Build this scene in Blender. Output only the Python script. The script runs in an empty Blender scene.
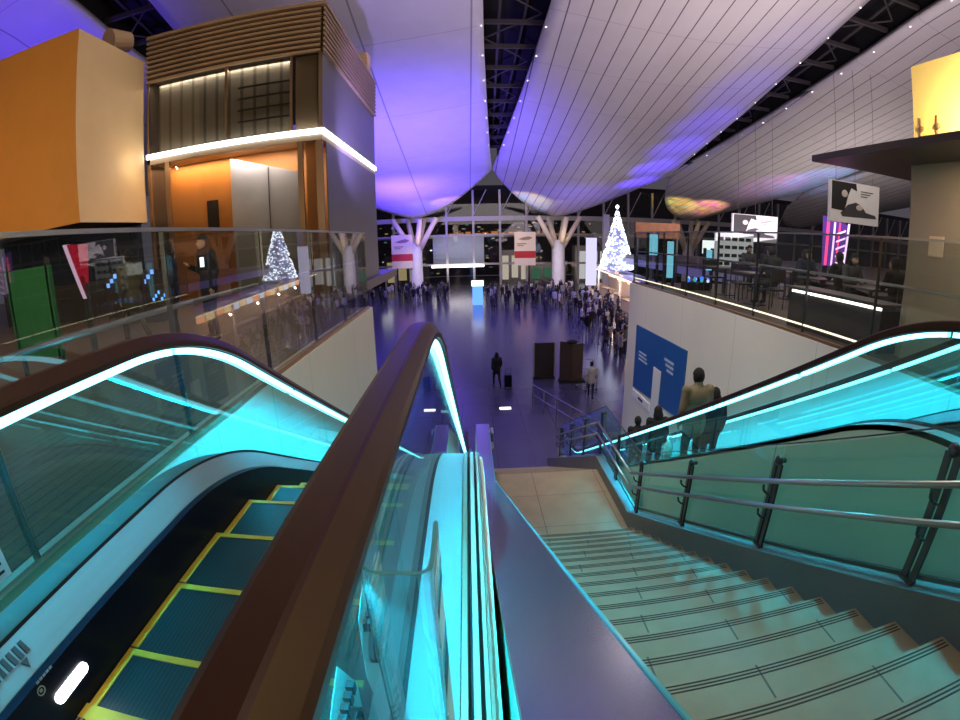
import bpy, bmesh, math, random
from mathutils import Vector, Matrix
random.seed(7)
PI = math.pi
S = bpy.context.scene
C = S.collection
H = 5.688                      # height between the departure hall floor (z=-H) and the upper floor (z=0)
T30 = math.tan(math.radians(30))

# ------------------------------------------------------------------ materials
def nodes(name):
    m = bpy.data.materials.new(name); m.use_nodes = True
    nt = m.node_tree
    for n in list(nt.nodes): nt.nodes.remove(n)
    out = nt.nodes.new('ShaderNodeOutputMaterial')
    return m, nt, out

def mth(nt, op, a, b=None):
    n = nt.nodes.new('ShaderNodeMath'); n.operation = op
    for i, v in enumerate((a, b)):
        if v is None: continue
        if isinstance(v, (int, float)): n.inputs[i].default_value = v
        else: nt.links.new(v, n.inputs[i])
    return n.outputs[0]

def mixc(nt, f, a, b):
    n = nt.nodes.new('ShaderNodeMix'); n.data_type = 'RGBA'
    for i, v in ((0, f), (6, a), (7, b)):
        if isinstance(v, (int, float)): n.inputs[i].default_value = v
        elif isinstance(v, tuple): n.inputs[i].default_value = (*v, 1) if len(v) == 3 else v
        else: nt.links.new(v, n.inputs[i])
    return n.outputs[2]

def mat(name, col, rough=.5, metal=0., noise=.12, scale=3., emit=None, es=0., bump=0., stretch=None, spec=.5):
    m, nt, out = nodes(name)
    p = nt.nodes.new('ShaderNodeBsdfPrincipled')
    tc = nt.nodes.new('ShaderNodeTexCoord'); mp = nt.nodes.new('ShaderNodeMapping')
    nt.links.new(tc.outputs['Object'], mp.inputs[0])
    if stretch: mp.inputs['Scale'].default_value = stretch
    nz = nt.nodes.new('ShaderNodeTexNoise'); nz.inputs['Scale'].default_value = scale; nz.inputs['Detail'].default_value = 4
    nt.links.new(mp.outputs[0], nz.inputs['Vector'])
    lo = tuple(max(0, c*(1-noise)) for c in col); hi = tuple(min(1, c*(1+noise)) for c in col)
    nt.links.new(mixc(nt, nz.outputs[0], lo, hi), p.inputs['Base Color'])
    p.inputs['Roughness'].default_value = rough; p.inputs['Metallic'].default_value = metal
    p.inputs['Specular IOR Level'].default_value = spec
    if emit:
        p.inputs['Emission Color'].default_value = (*emit, 1); p.inputs['Emission Strength'].default_value = es
    if bump:
        b = nt.nodes.new('ShaderNodeBump'); b.inputs['Strength'].default_value = bump; b.inputs['Distance'].default_value = .01
        nt.links.new(nz.outputs[0], b.inputs['Height']); nt.links.new(b.outputs[0], p.inputs['Normal'])
    nt.links.new(p.outputs[0], out.inputs[0])
    return m

def emis(name, col, st):
    m, nt, out = nodes(name)
    e = nt.nodes.new('ShaderNodeEmission'); e.inputs[0].default_value = (*col, 1); e.inputs[1].default_value = st
    nt.links.new(e.outputs[0], out.inputs[0]); return m

def glassm(name, tint, refl=1.0, rough=0.0, haze=0.0):
    # thin architectural glass: tinted see-through with a fresnel mirror coat and a little dust haze
    m, nt, out = nodes(name)
    t = nt.nodes.new('ShaderNodeBsdfTransparent'); t.inputs[0].default_value = (*tint, 1)
    g = nt.nodes.new('ShaderNodeBsdfGlossy'); g.inputs['Roughness'].default_value = rough
    d = nt.nodes.new('ShaderNodeBsdfDiffuse'); d.inputs[0].default_value = (.75, .85, .85, 1)
    fr = nt.nodes.new('ShaderNodeFresnel'); ge = nt.nodes.new('ShaderNodeNewGeometry')
    nt.links.new(mth(nt, 'SUBTRACT', 1.5, mth(nt, 'MULTIPLY', ge.outputs['Backfacing'], 1.5-1/1.5)), fr.inputs[0])
    f = mth(nt, 'MULTIPLY', fr.outputs[0], refl)
    a = nt.nodes.new('ShaderNodeMixShader'); a.inputs[0].default_value = haze
    nt.links.new(t.outputs[0], a.inputs[1]); nt.links.new(d.outputs[0], a.inputs[2])
    b = nt.nodes.new('ShaderNodeMixShader'); nt.links.new(f, b.inputs[0])
    nt.links.new(a.outputs[0], b.inputs[1]); nt.links.new(g.outputs[0], b.inputs[2])
    nt.links.new(b.outputs[0], out.inputs[0]); return m

def linesm(name, col, dark, axis, pitch, width, rough=.5, metal=0., cross=None, noise=.08, scale=.6):
    # panelled surface: joints every `pitch` metres along an axis, optional fainter cross joints (axis, pitch, width, strength)
    m, nt, out = nodes(name)
    p = nt.nodes.new('ShaderNodeBsdfPrincipled'); p.inputs['Roughness'].default_value = rough; p.inputs['Metallic'].default_value = metal
    tc = nt.nodes.new('ShaderNodeTexCoord'); sp = nt.nodes.new('ShaderNodeSeparateXYZ'); nt.links.new(tc.outputs['Object'], sp.inputs[0])
    nz = nt.nodes.new('ShaderNodeTexNoise'); nz.inputs['Scale'].default_value = scale; nz.inputs['Detail'].default_value = 3
    nt.links.new(tc.outputs['Object'], nz.inputs['Vector'])
    base = mixc(nt, nz.outputs[0], tuple(c*(1-noise) for c in col), tuple(min(1, c*(1+noise)) for c in col))
    def joint(ax, pi_, wd):
        return mth(nt, 'LESS_THAN', mth(nt, 'FRACT', mth(nt, 'DIVIDE', mth(nt, 'ADD', sp.outputs[ax], 1000.0), pi_)), wd/pi_)
    c = mixc(nt, joint(axis, pitch, width), base, dark)
    if cross:
        c = mixc(nt, mth(nt, 'MULTIPLY', joint(cross[0], cross[1], cross[2]), cross[3]), c, dark)
    nt.links.new(c, p.inputs['Base Color']); nt.links.new(p.outputs[0], out.inputs[0]); return m

CY = (.06, .62, .80)
M = {}
M['led'] = emis('cyan_led', (.27, .82, 1.0), 4.0)
M['led_white'] = emis('white_led', (1.0, .93, .86), 7)
M['led_warm'] = emis('warm_led', (1.0, .80, .55), 3.0)
M['rubber'] = mat('handrail_rubber', (.046, .018, .008), .42, spec=.22, noise=.2, scale=8)
M['alu'] = mat('brushed_aluminium', (.20, .22, .225), .45, .25, noise=.08, scale=6, stretch=(8, .4, 8))
M['cap'] = mat('satin_steel_cap', (.42, .42, .46), .26, .95, noise=.10, scale=2, stretch=(6, .5, 6))
M['steel'] = mat('stainless_steel', (.42, .43, .42), .3, .9, noise=.08)
M['darksteel'] = mat('dark_steel', (.10, .10, .10), .35, .8)
M['bronze'] = mat('bronze_strip', (.30, .20, .13), .4, .7)
M['beige'] = mat('beige_strip', (.52, .46, .34), .45, .2)
M['black'] = mat('black_gloss', (.006, .007, .016), .3, 0, spec=.12)
M['blackmatte'] = mat('black_matte', (.012, .012, .012), .7)
M['clad'] = linesm('pale_cladding', (.78, .82, .62), (.3, .3, .3), 1, 2.9, .012, rough=.45)
M['wallw'] = linesm('white_wall_panel', (.74, .70, .63), (.45, .43, .40), 1, 2.4, .01, rough=.6)
M['yellow'] = mat('yellow_marking', (.46, .28, .006), .6, noise=.25, scale=14)
M['tread'] = linesm('ribbed_step_tread', (.009, .018, .021), (.003, .005, .006), 0, .018, .007, rough=.45, metal=.3)
M['comb'] = linesm('grooved_comb', (.55, .55, .55), (.02, .02, .02), 0, .022, .009, rough=.3, metal=.8)
M['glass_esc'] = glassm('escalator_glass', (.70, .97, .97), 1.0, haze=.012)
M['glass_rail'] = glassm('railing_glass', (.84, .88, .87), 1.3, haze=.006)
M['glass_stair'] = glassm('stair_glass', (.74, .95, .92), .8, haze=.015)
M['glass_dark'] = glassm('tinted_glass', (.72, .70, .66), 1.2, haze=.004)
M['acrylic'] = glassm('clear_acrylic', (.86, .97, .97), 1.3, haze=.03)
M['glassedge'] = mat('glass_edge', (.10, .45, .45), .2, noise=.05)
def stonem():
    m, nt, out = nodes('beige_stair_stone')
    p = nt.nodes.new('ShaderNodeBsdfPrincipled'); p.inputs['Roughness'].default_value = .55
    tc = nt.nodes.new('ShaderNodeTexCoord'); sp = nt.nodes.new('ShaderNodeSeparateXYZ'); nt.links.new(tc.outputs['Object'], sp.inputs[0])
    row = mth(nt, 'FLOOR', mth(nt, 'DIVIDE', mth(nt, 'ADD', sp.outputs[1], 9.998), .308))
    xx = mth(nt, 'ADD', mth(nt, 'ADD', sp.outputs[0], 20.0), mth(nt, 'MULTIPLY', row, .47))
    cell = mth(nt, 'DIVIDE', xx, 1.15)
    wn = nt.nodes.new('ShaderNodeTexWhiteNoise'); wn.noise_dimensions = '2D'
    cb = nt.nodes.new('ShaderNodeCombineXYZ'); nt.links.new(mth(nt, 'FLOOR', cell), cb.inputs[0]); nt.links.new(row, cb.inputs[1]); nt.links.new(cb.outputs[0], wn.inputs['Vector'])
    nz = nt.nodes.new('ShaderNodeTexNoise'); nz.inputs['Scale'].default_value = 5; nz.inputs['Detail'].default_value = 6; nt.links.new(tc.outputs['Object'], nz.inputs['Vector'])
    a = mixc(nt, nz.outputs[0], (.23, .185, .105), (.36, .30, .195))
    b = mixc(nt, mth(nt, 'MULTIPLY', wn.outputs[0], .35), a, (.30, .22, .13))
    c = mixc(nt, mth(nt, 'LESS_THAN', mth(nt, 'FRACT', cell), .011), b, (.10, .09, .07))
    nt.links.new(c, p.inputs['Base Color']); nt.links.new(p.outputs[0], out.inputs[0]); return m
M['stone'] = stonem()
M['landing'] = linesm('beige_landing_stone', (.32, .26, .165), (.15, .125, .085), 0, 1.2, .014, rough=.55, cross=(1, .95, .014, .8), noise=.22, scale=3)
M['nosing'] = mat('dark_nosing_groove', (.030, .028, .022), .7)
M['string'] = mat('grey_stair_string', (.15, .155, .15), .45, .2)
M['hallfloor'] = linesm('polished_hall_tile', (.075, .072, .090), (.045, .045, .055), 0, 1.2, .02, rough=.20, cross=(1, 1.2, .02, .7), noise=.25, scale=.25)
M['upfloor'] = linesm('brown_upper_floor', (.15, .095, .062), (.04, .025, .016), 0, .12, .02, rough=.4, noise=.25)
M['ceilA'] = linesm('ceiling_plain', (.80, .78, .80), (.40, .38, .42), 0, 6.1, .10, rough=.55, cross=(1, 9., .06, .5))
M['ceilB'] = linesm('ceiling_ribbed', (.78, .74, .73), (.16, .15, .16), 0, 1.14, .075, rough=.55, cross=(1, 5.2, .05, .3))
M['edge'] = mat('ceiling_lip', (.55, .53, .55), .5)
M['slot'] = mat('dark_roof_void', (.012, .011, .012), .8)
M['truss'] = mat('grey_truss', (.08, .07, .065), .6)
M['boxwood'] = mat('orange_panel', (.66, .30, .06), .6, noise=.08, scale=1.5)
M['boxcream'] = mat('cream_panel', (.80, .58, .32), .6, noise=.06, scale=1.5)
M['louver'] = mat('tan_louver', (.42, .29, .19), .5, .1)
M['louvergap'] = mat('louver_gap', (.03, .02, .015), .8)
M['curtain'] = linesm('grey_curtain', (.26, .24, .20), (.12, .11, .09), 0, .42, .10, rough=.8, noise=.3, scale=2)
M['orangewall'] = mat('orange_interior', (.55, .24, .06), .5, emit=(.8, .30, .06), es=.0)
M['whiteboard'] = mat('grey_glass_panel', (.58, .60, .66), .25, .1)
M['sidemetal'] = mat('grey_side_panel', (.16, .155, .14), .38, .1, noise=.15, scale=.7)
M['yellowbox'] = mat('pale_yellow_panel', (.85, .70, .32), .6, noise=.05)
M['taupe'] = mat('taupe_panel', (.40, .33, .25), .5, noise=.06, scale=2)
M['canopy'] = mat('dark_canopy', (.05, .035, .03), .4)
M['column'] = mat('white_column', (.70, .67, .66), .5)
M['arm'] = mat('cream_column_arm', (.88, .74, .52), .5)
M['mullion'] = mat('facade_mullion', (.50, .47, .46), .5, .2)
M['nightglass'] = glassm('facade_glass', (.75, .75, .78), 1.0)
M['blueposter'] = mat('blue_poster', (.012, .10, .34), .4, noise=.1, scale=1)
M['white'] = mat('white_plastic', (.80, .80, .80), .4, noise=.04)
M['ink'] = mat('dark_ink', (.02, .02, .025), .5)
M['red'] = mat('red_print', (.50, .02, .03), .5)
M['creamprint'] = mat('cream_banner', (.80, .66, .52), .6)
M['green'] = mat('green_board', (.012, .12, .035), .5)
M['wood'] = mat('brown_board', (.09, .06, .04), .5)
M['darkwood'] = mat('dark_board', (.035, .028, .026), .5)
M['table'] = mat('table_laminate', (.10, .08, .07), .4)
M['bottle'] = mat('pale_teal_bottle', (.22, .80, .70), .3)
M['eye'] = mat('eye_dark', (.02, .015, .012), .3)

# ------------------------------------------------------------------ mesh builder
class MB:
    def __init__(s): s.v = []; s.f = []; s.m = []
    def add(s, vs, fs, mi=0):
        b = len(s.v); s.v += [Vector(v) for v in vs]
        for f in fs: s.f.append([b+i for i in f]); s.m.append(mi)
        return s
    def box(s, x0, x1, y0, y1, z0, z1, mi=0):
        return s.add([(x, y, z) for z in (z0, z1) for y in (y0, y1) for x in (x0, x1)],
              [(0,2,3,1),(4,5,7,6),(0,1,5,4),(2,6,7,3),(0,4,6,2),(1,3,7,5)], mi)
    def tube(s, a, b, r0, r1=None, n=10, mi=0, cap=True):
        r1 = r0 if r1 is None else r1
        a, b = Vector(a), Vector(b); d = (b-a).normalized()
        u = d.orthogonal().normalized(); w = d.cross(u)
        vs = []
        for p, r in ((a, r0), (b, r1)):
            for k in range(n):
                t = 2*PI*k/n; vs.append(p + (u*math.cos(t) + w*math.sin(t))*r)
        fs = [(k, (k+1) % n, n+(k+1) % n, n+k) for k in range(n)]
        if cap: fs += [tuple(range(n-1, -1, -1)), tuple(range(n, 2*n))]
        return s.add(vs, fs, mi)
    def pipe(s, pts, r, n=8, mi=0):
        for a, b in zip(pts, pts[1:]): s.tube(a, b, r, n=n, mi=mi)
        for p in pts[1:-1]: s.ell(p, (r, r, r), n=8, m=6, mi=mi)
        return s
    def ell(s, c, r, n=12, m=8, mi=0, rot=None):
        c = Vector(c); vs = []; fs = []
        for j in range(m+1):
            th = PI*j/m
            for k in range(n):
                ph = 2*PI*k/n
                q = Vector((r[0]*math.sin(th)*math.cos(ph), r[1]*math.sin(th)*math.sin(ph), r[2]*math.cos(th)))
                if rot: q = rot @ q
                vs.append(c+q)
        for j in range(m):
            for k in range(n):
                fs.append((j*n+k, (j+1)*n+k, (j+1)*n+(k+1) % n, j*n+(k+1) % n))
        return s.add(vs, fs, mi)
    def sweep(s, prof, path, mi=0):
        # prof: closed loop of (x, z); path: list of (y, dz)
        n = len(prof); vs = [(x, y, z+dz) for y, dz in path for x, z in prof]; fs = []
        for i in range(len(path)-1):
            for k in range(n):
                fs.append((i*n+k, i*n+(k+1) % n, (i+1)*n+(k+1) % n, (i+1)*n+k))
        fs += [tuple(range(n-1, -1, -1)), tuple(range((len(path)-1)*n, len(path)*n))]
        return s.add(vs, fs, mi)
    def prism(s, pts, off, mi=0):
        # planar polygon pts extruded by vector off
        off = Vector(off); n = len(pts); vs = [Vector(p) for p in pts] + [Vector(p)+off for p in pts]
        fs = [tuple(range(n-1, -1, -1)), tuple(range(n, 2*n))] + [(k, (k+1) % n, n+(k+1) % n, n+k) for k in range(n)]
        return s.add(vs, fs, mi)
    def lathe(s, c, prof, n=16, mi=0):
        c = Vector(c); vs = [c + Vector((r*math.cos(2*PI*k/n), r*math.sin(2*PI*k/n), z)) for r, z in prof for k in range(n)]
        fs = [(i*n+k, i*n+(k+1) % n, (i+1)*n+(k+1) % n, (i+1)*n+k) for i in range(len(prof)-1) for k in range(n)]
        fs += [tuple(range(n-1, -1, -1)), tuple(range((len(prof)-1)*n, len(prof)*n))]
        return s.add(vs, fs, mi)
    def build(s, name, mats, parent=None, smooth=False, bevel=0, fix=True):
        if not isinstance(mats, (list, tuple)): mats = [mats]
        o = Vector((0, 0, 0))
        if parent is not None:
            q = parent
            while q is not None: o += q.location; q = q.parent
        me = bpy.data.meshes.new(name)
        me.from_pydata([tuple(v-o) for v in s.v], [], s.f)
        for m in mats: me.materials.append(m)
        me.polygons.foreach_set('material_index', s.m)
        if fix:
            bm = bmesh.new(); bm.from_mesh(me); bmesh.ops.recalc_face_normals(bm, faces=bm.faces); bm.to_mesh(me); bm.free()
        if smooth:
            me.polygons.foreach_set('use_smooth', [True]*len(me.polygons))
        me.update()
        ob = bpy.data.objects.new(name, me); C.objects.link(ob)
        if parent is not None: ob.parent = parent
        if bevel:
            b = ob.modifiers.new('bevel', 'BEVEL'); b.width = bevel; b.segments = 2; b.limit_method = 'ANGLE'
        return ob

def tag(o, label=None, cat=None, group=None, kind=None):
    if label: o['label'] = label
    if cat: o['category'] = cat
    if group: o['group'] = group
    if kind: o['kind'] = kind
    return o
def empty(name, loc, label, cat, group=None, kind=None):
    e = bpy.data.objects.new(name, None); C.objects.link(e); e.location = loc; e.empty_display_size = .1
    return tag(e, label, cat, group, kind)
def kids(o): return [c for c in bpy.data.objects if c.parent == o]
def dup(o, loc=None, rz=None, label=None, group=None, parent=None):
    c = o.copy(); C.objects.link(c)
    if parent is not None: c.parent = parent
    if loc is not None: c.location = loc
    if rz is not None: c.rotation_euler = (0, 0, rz)
    if label: c['label'] = label
    if group: c['group'] = group
    for k in list(o.children): dup(k, parent=c)
    return c
def struct(name, mb, mats, label, **k):
    return tag(mb.build(name, mats, **k), label, kind='structure')
def frange(a, b, st):
    n = max(1, round((b-a)/st)); return [a+(b-a)*i/n for i in range(n+1)]

# ------------------------------------------------------------------ escalators
YB = 2.15 + H/T30                       # foot of the incline
def drop(y):
    if y <= 1.6: return 0.
    if y < 2.7: return (y-1.6)**2*T30/2.2
    if y < YB-.55: return T30*(y-2.15)
    if y < YB+.55: return H - (YB+.55-y)**2*T30/2.2
    return H
def path(y0, y1):
    ys = [y0] + [y for y in [0, .8] + frange(1.6, 2.7, .05) + frange(3.6, YB-.6, 1.1) + frange(YB-.55, YB+.55, .1) + [YB+1] if y0 < y < y1] + [y1]
    return [(y, -drop(y)) for y in ys]
EX = -.822; Y0, Y1 = -1.3, YB+1.9
XL, XR = EX-.632, EX+.632

def build_escalator(label):
    root = empty('escalator', (EX, 0, 0), label, 'escalator', 'escalators beside the stone stairs')
    for xg, sgn, side in ((XL, -1, 'l'), (XR, 1, 'r')):
        x = lambda d: xg + sgn*d            # d outward from the glass line
        # handrail: rounded C section on a guide
        prof = [(xg-.050, .972), (xg-.0525, .994), (xg-.0485, 1.026), (xg-.042, 1.035), (xg-.032, 1.039), (xg+.014, 1.041), (xg+.021, 1.039), (xg+.046, 1.006),
                (xg+.0525, .994), (xg+.050, .972), (xg+.038, .970), (xg+.034, .985), (xg-.034, .985), (xg-.038, .970)]
        mb = MB().sweep(prof, path(Y0+.2, Y1-.2))
        # newel turn-downs at both ends
        for yy, dz, d in ((Y0+.2, 0, -1), (Y1-.2, -H, 1)):
            arc = [(yy + d*.32*math.sin(t), .68+.32*math.cos(t)+dz) for t in [PI*k/12 for k in range(13)]]
            for (ya, za), (yb, zb) in zip(arc, arc[1:]):
                n_ = Vector((0, (ya+yb)/2-yy, (za+zb)/2-(.68+dz))).normalized()
                e = .03
                mb.add([(xg-.052, ya, za), (xg+.052, ya, za), (xg+.052, yb, zb), (xg-.052, yb, zb)] +
                       [(v[0], v[1]+n_.y*.04, v[2]+n_.z*.04) for v in [(xg-.045, ya, za), (xg+.045, ya, za), (xg+.045, yb, zb), (xg-.045, yb, zb)]],
                       [(0,1,2,3),(7,6,5,4),(0,4,5,1),(1,5,6,2),(2,6,7,3),(3,7,4,0)])
        hr = mb.build('handrail', M['rubber'], root, smooth=False)
        MB().sweep([(xg-.036, .984), (xg+.036, .984), (xg+.034, .964), (xg-.034, .964)], path(Y0+.2, Y1-.2)).build('handrail_guide', M['darksteel'], root)
        # LED strips under the handrail, one each side of the glass
        ya = -.95
        while ya < Y1-1.6:
            yb = ya+1.40
            mb = MB()
            for q in (-1, 1):
                a_, b_ = sorted((xg+q*.006, xg+q*.032))
                mb.sweep([(a_, .932), (b_, .932), (b_, .963), (a_, .963)], path(ya, yb))
            mb.build('light_strip', M['led'], root)
            ya += 1.46
        # glass balustrade panels
        ya = -1.2
        while ya < Y1-.4:
            yb = min(ya+1.066, Y1-.4)
            MB().sweep([(xg-.005, .33), (xg+.005, .33), (xg+.005, .964), (xg-.005, .964)], path(ya, yb-.006)).build('glass_panel', M['glass_esc'], root)
            ya = yb
        # deck: flat outer part, dark glass channel, bevelled inner part
        MB().sweep([(x(.010), .33), (x(.14), .325), (x(.14), .28), (x(.010), .28)], path(Y0, Y1)).build('outer_deck', M['alu'], root)
        MB().sweep([(x(-.010), .345), (x(-.095), .240), (x(-.095), .215), (x(-.010), .29)], path(Y0, Y1)).build('inner_deck', M['alu'], root)
        MB().sweep([(x(.012), .334), (x(-.018), .352), (x(-.012), .27), (x(.012), .27)], path(Y0, Y1)).build('glass_channel', M['blackmatte'], root)
        MB().sweep([(x(-.095), .236), (x(-.128), .232), (x(-.128), -.30), (x(-.095), -.30)], path(Y0, Y1)).build('skirt_panel', M['black'], root)
        MB().sweep([(x(.14), .325), (x(.125), .325), (x(.125), -.95), (x(.14), -.95)], path(Y0, Y1)).build('side_cladding', M['clad'], root)
    # steps
    X0, X1 = EX-.5, EX+.5
    yk = .60; k = 0
    while yk < YB+1.0:
        z = -drop(yk+.2); zn = -drop(yk+.6)
        st = MB().box(X0, X1, yk, yk+.397, z-.06, z)
        if z-zn > .01: st.box(X0, X1, yk+.36, yk+.397, zn-.02, z-.06)
        so = st.build('step', M['tread'], root)
        d = MB()
        for a, b in ((X0+.002, X0+.036), (X1-.036, X1-.002)): d.box(a, b, yk+.004, yk+.394, z-.004, z+.004)
        d.box(X0+.036, X1-.036, yk+.364, yk+.394, z-.004, z+.004)
        d.build('demarcation_strip', M['yellow'], so)
        yk += .40; k += 1
    # comb plates and landing plates
    c = MB().box(X0, X1, .30, .65, -.07, .010).build('comb_plate', M['comb'], root)
    MB().box(X0, X1, .65, .71, -.004, .014).build('comb_edge', M['yellow'], c)
    MB().box(X0, X1, -1.8, .30, -.05, .004).build('landing_plate', M['comb'], root)
    MB().box(X0, X1, YB+1.07, YB+2.4, -H-.0, -H+.012).build('landing_plate', M['comb'], root)
    MB().sweep([(X0-.2, -.45), (X1+.2, -.45), (X1+.2, -.95), (X0-.2, -.95)], path(Y0, YB-1)).build('truss', M['darksteel'], root)
    return root

esc = build_escalator('escalator nearest the camera with yellow-edged steps, its handrail running up the middle of the picture')
# details only on the near one: oval skirt lamp, small printed marks, glass stickers
lamp = MB()
xs = XL+.128
pts = []
for k in range(24):
    t = 2*PI*k/24; u = .085*(1 if math.cos(t) > 0 else -1)*.75 + .022*math.cos(t); v = .022*math.sin(t)
    pts.append((xs+.001, .705+u, .125+v))
lamp.prism(pts, (.008, 0, 0)).build('skirt_lamp', emis('lamp_white', (1, .97, 1), 9), esc)
def ring(mb, x, yc, zc, r0, r1, n=20, th=.002, mi=0):
    for k in range(n):
        a, b = 2*PI*k/n, 2*PI*(k+1)/n
        q = [(x, yc+r*math.cos(t), zc+r*math.sin(t)) for r, t in ((r0, a), (r1, a), (r1, b), (r0, b))]
        mb.prism(q, (th, 0, 0), mi)
mk = MB(); ring(mk, xs, .60, .20, .013, .017)
mk.box(xs, xs+.002, .594, .606, .196, .206)
for k in range(5): mk.box(xs, xs+.002, .60+.016*k, .612+.016*k, .228, .236)
mk.build('printed_mark', mat('grey_print', (.35, .35, .36), .5), esc)
st = MB()
for yc, zc in ((.60, .67), (.40, .68)):
    st.prism([(XR-.007, yc+dy, zc+dz) for dy, dz in ((-.06, -.10), (.06, -.10), (.075, .02), (.02, .13), (-.05, .10), (-.075, -.02))], (.001, 0, 0), 0)
    ring(st, XR-.0055, yc, zc-.01, .034, .040, th=.012, mi=1)
    st.box(XR-.006, XR+.0062, yc-.012, yc+.012, zc-.035, zc+.012, 1).ell((XR, yc, zc+.014), (.0062, .012, .010), mi=1)
    for k in range(4): st.box(XR-.006, XR+.0062, yc-.035+.02*k, yc-.022+.02*k, zc+.055, zc+.075, 1)
st.build('safety_sticker', [mat('pale_sticker', (.45, .66, .66), .5), M['ink']], esc)
lb = MB().prism([(XL+.0062, .50, .50), (XL+.0062, .78, .50), (XL+.0062, .78, .70), (XL+.0062, .50, .70)], (.001, 0, 0), 0)
for k in range(6): lb.box(XL+.0064, XL+.008, .66-.0*k, .76, .52+.028*k, .53+.028*k, 1)
lb.build('notice_sticker', [mat('notice_paper', (.50, .58, .58), .5), M['ink']], esc)
dk = MB()
for k in range(6): dk.prism([(XL+.030+.004, .52+.028*k, .317), (XL+.030+.004, .537+.028*k, .317), (XL+.062, .537+.028*k, .283), (XL+.062, .52+.028*k, .283)], (.004, 0, .004))
dk.prism([(XL+.066, .62, .279), (XL+.066, .65, .279), (XL+.084, .635, .257)], (.004, 0, .004))
dk.build('printed_lettering', M['ink'], esc)

esc2 = build_escalator('escalator on the far side of the stone stairs, carrying riders beside the white wall')
for o_ in (esc2,): o_.location = (EX+4.435, 0, 0)

# acrylic climb guard on the inner deck of the near escalator
g = MB()
xa, xb, ya, yb = XR+.035, XR+.135, .455, .575
ring_pts = [(xa, yb), (xa, ya+.03)] + [(xa+.03-.03*math.cos(t), ya+.03-.03*math.sin(t)) for t in (PI/8, PI/4, 3*PI/8)] + [(xa+.03, ya), (xb-.02, ya)] + \
    [(xb-.02+.02*math.sin(t), ya+.02-.02*math.cos(t)) for t in (PI/8, PI/4, 3*PI/8)] + [(xb, ya+.02), (xb, yb)]
ri = [(xa+.006, yb), (xa+.006, ya+.031)] + [(xa+.03-.024*math.cos(t), ya+.03-.024*math.sin(t)) for t in (PI/8, PI/4, 3*PI/8)] + [(xa+.03, ya+.006), (xb-.02, ya+.006)] + \
    [(xb-.02+.014*math.sin(t), ya+.02-.014*math.cos(t)) for t in (PI/8, PI/4, 3*PI/8)] + [(xb-.006, ya+.02), (xb-.006, yb)]
n_ = len(ring_pts)
for i in range(n_-1):
    q = [ring_pts[i], ring_pts[i+1], ri[i+1], ri[i]]
    g.add([(x, y, z) for z in (.33, .955) for x, y in q], [(0,1,5,4), (3,7,6,2), (3,2,1,0)], 0)
    g.add([(x, y, .955) for x, y in q], [(0,1,2,3)], 1)
tag(g.build('climb_guard', [M['acrylic'], M['glassedge']], fix=False), 'clear acrylic U-shaped guard standing on the cyan deck beside the middle handrail', 'guard')

# metal divider strips between escalator deck and stair cap
dv = empty('metal_divider', (-.01, 0, 0), 'bronze and beige metal strips between the cyan escalator deck and the stair cap', 'divider')
for a, b, z, mm in ((-.047, -.030, .335, 'bronze'), (-.028, -.018, .30, 'blackmatte'), (-.016, .000, .335, 'beige'), (.002, .010, .30, 'blackmatte'), (.012, .022, .335, 'beige'), (.024, .034, .33, 'bronze')):
    MB().sweep([(a, z), (b, z), (b, z-.09), (a, z-.09)], path(-1.0, YB)).build('strip', M[mm], dv)
MB().sweep([(.036, .30), (.050, .30), (.050, -1.6), (.036, -1.6)], path(-1.0, YB)).build('side_cladding', M['clad'], dv)

# ------------------------------------------------------------------ stone stairs
RI, TR = .158, .308
SX0, SX1 = .29, 2.40
SL = RI/TR
stairs = empty('staircase', (1.5, 0, 0), 'wide beige stone stairs going down between the two escalators to a landing', 'stairs')
def step(n, ys):
    z = -RI*n; y1 = ys+TR
    o = MB().box(SX0, SX1, ys-.02, y1, z-.16, z).build('step', M['stone'], stairs)
    nb = MB()
    for k in range(3): nb.box(SX0+.02, SX1-.02, y1-.026-.020*k, y1-.018-.020*k, z-.002, z+.002)
    nb.box(SX0+.02, SX1, y1-.001, y1+.001, z-.158, z-.020)
    nb.build('nosing_grip', M['nosing'], o)
YS = .10
o = MB().box(SX0, SX1, -2.5, YS, -.3, 0).build('top_landing', M['stone'], stairs)
nb = MB()
for k in range(3): nb.box(SX0+.02, SX1-.02, YS-.030-.022*k, YS-.018-.022*k, -.002, .002)
nb.build('nosing_grip', M['nosing'], o)
for n in range(1, 19): step(n, YS+TR*(n-1))
YL = YS+TR*18; ZL = -RI*19; YLE = 7.85
o = MB().box(SX0, SX1, YL-.02, YLE, ZL-.3, ZL).build('landing', M['landing'], stairs)
for n in range(20, 36): step(n, YLE+TR*(n-20))
YF = YLE+TR*16
def stringer(x0, x1, h, name, m):
    top = lambda y: h - SL*(y-YS+.05)
    ylk = YS-.05+(h-(ZL+.22))/SL      # where the sloping top meets the landing kerb
    h2 = ZL+.22
    yb2 = YLE+.15
    pts = [(-1.2, h), (YS-.05, h), (ylk, h2), (yb2, h2), (yb2+(h2-(-H+.15))/SL, -H+.15), (yb2+(h2-(-H+.15))/SL, -H), (YLE+.4, -H), (YL, ZL-.5), (YS, -.5), (-1.2, -.5)]
    mb = MB(); q = [(x0, y, z) for y, z in pts]; mb.prism(q, (x1-x0, 0, 0))
    return mb.build(name, m, stairs), pts
so, sp = stringer(2.40, 2.60, .262, 'stringer', M['string'])
seq = [(-1.2, .90), (-.05, .90), (5.85, -1.985), (YLE+.1, -1.985), (YLE+.1+3.1/.5, -1.985-3.1)]
pts = [(y, z-.03) for y, z in seq] + [(seq[-1][0], -H), (YLE+.4, -H), (YL, ZL-.5), (YS, -.5), (-1.2, -.5)]
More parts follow.
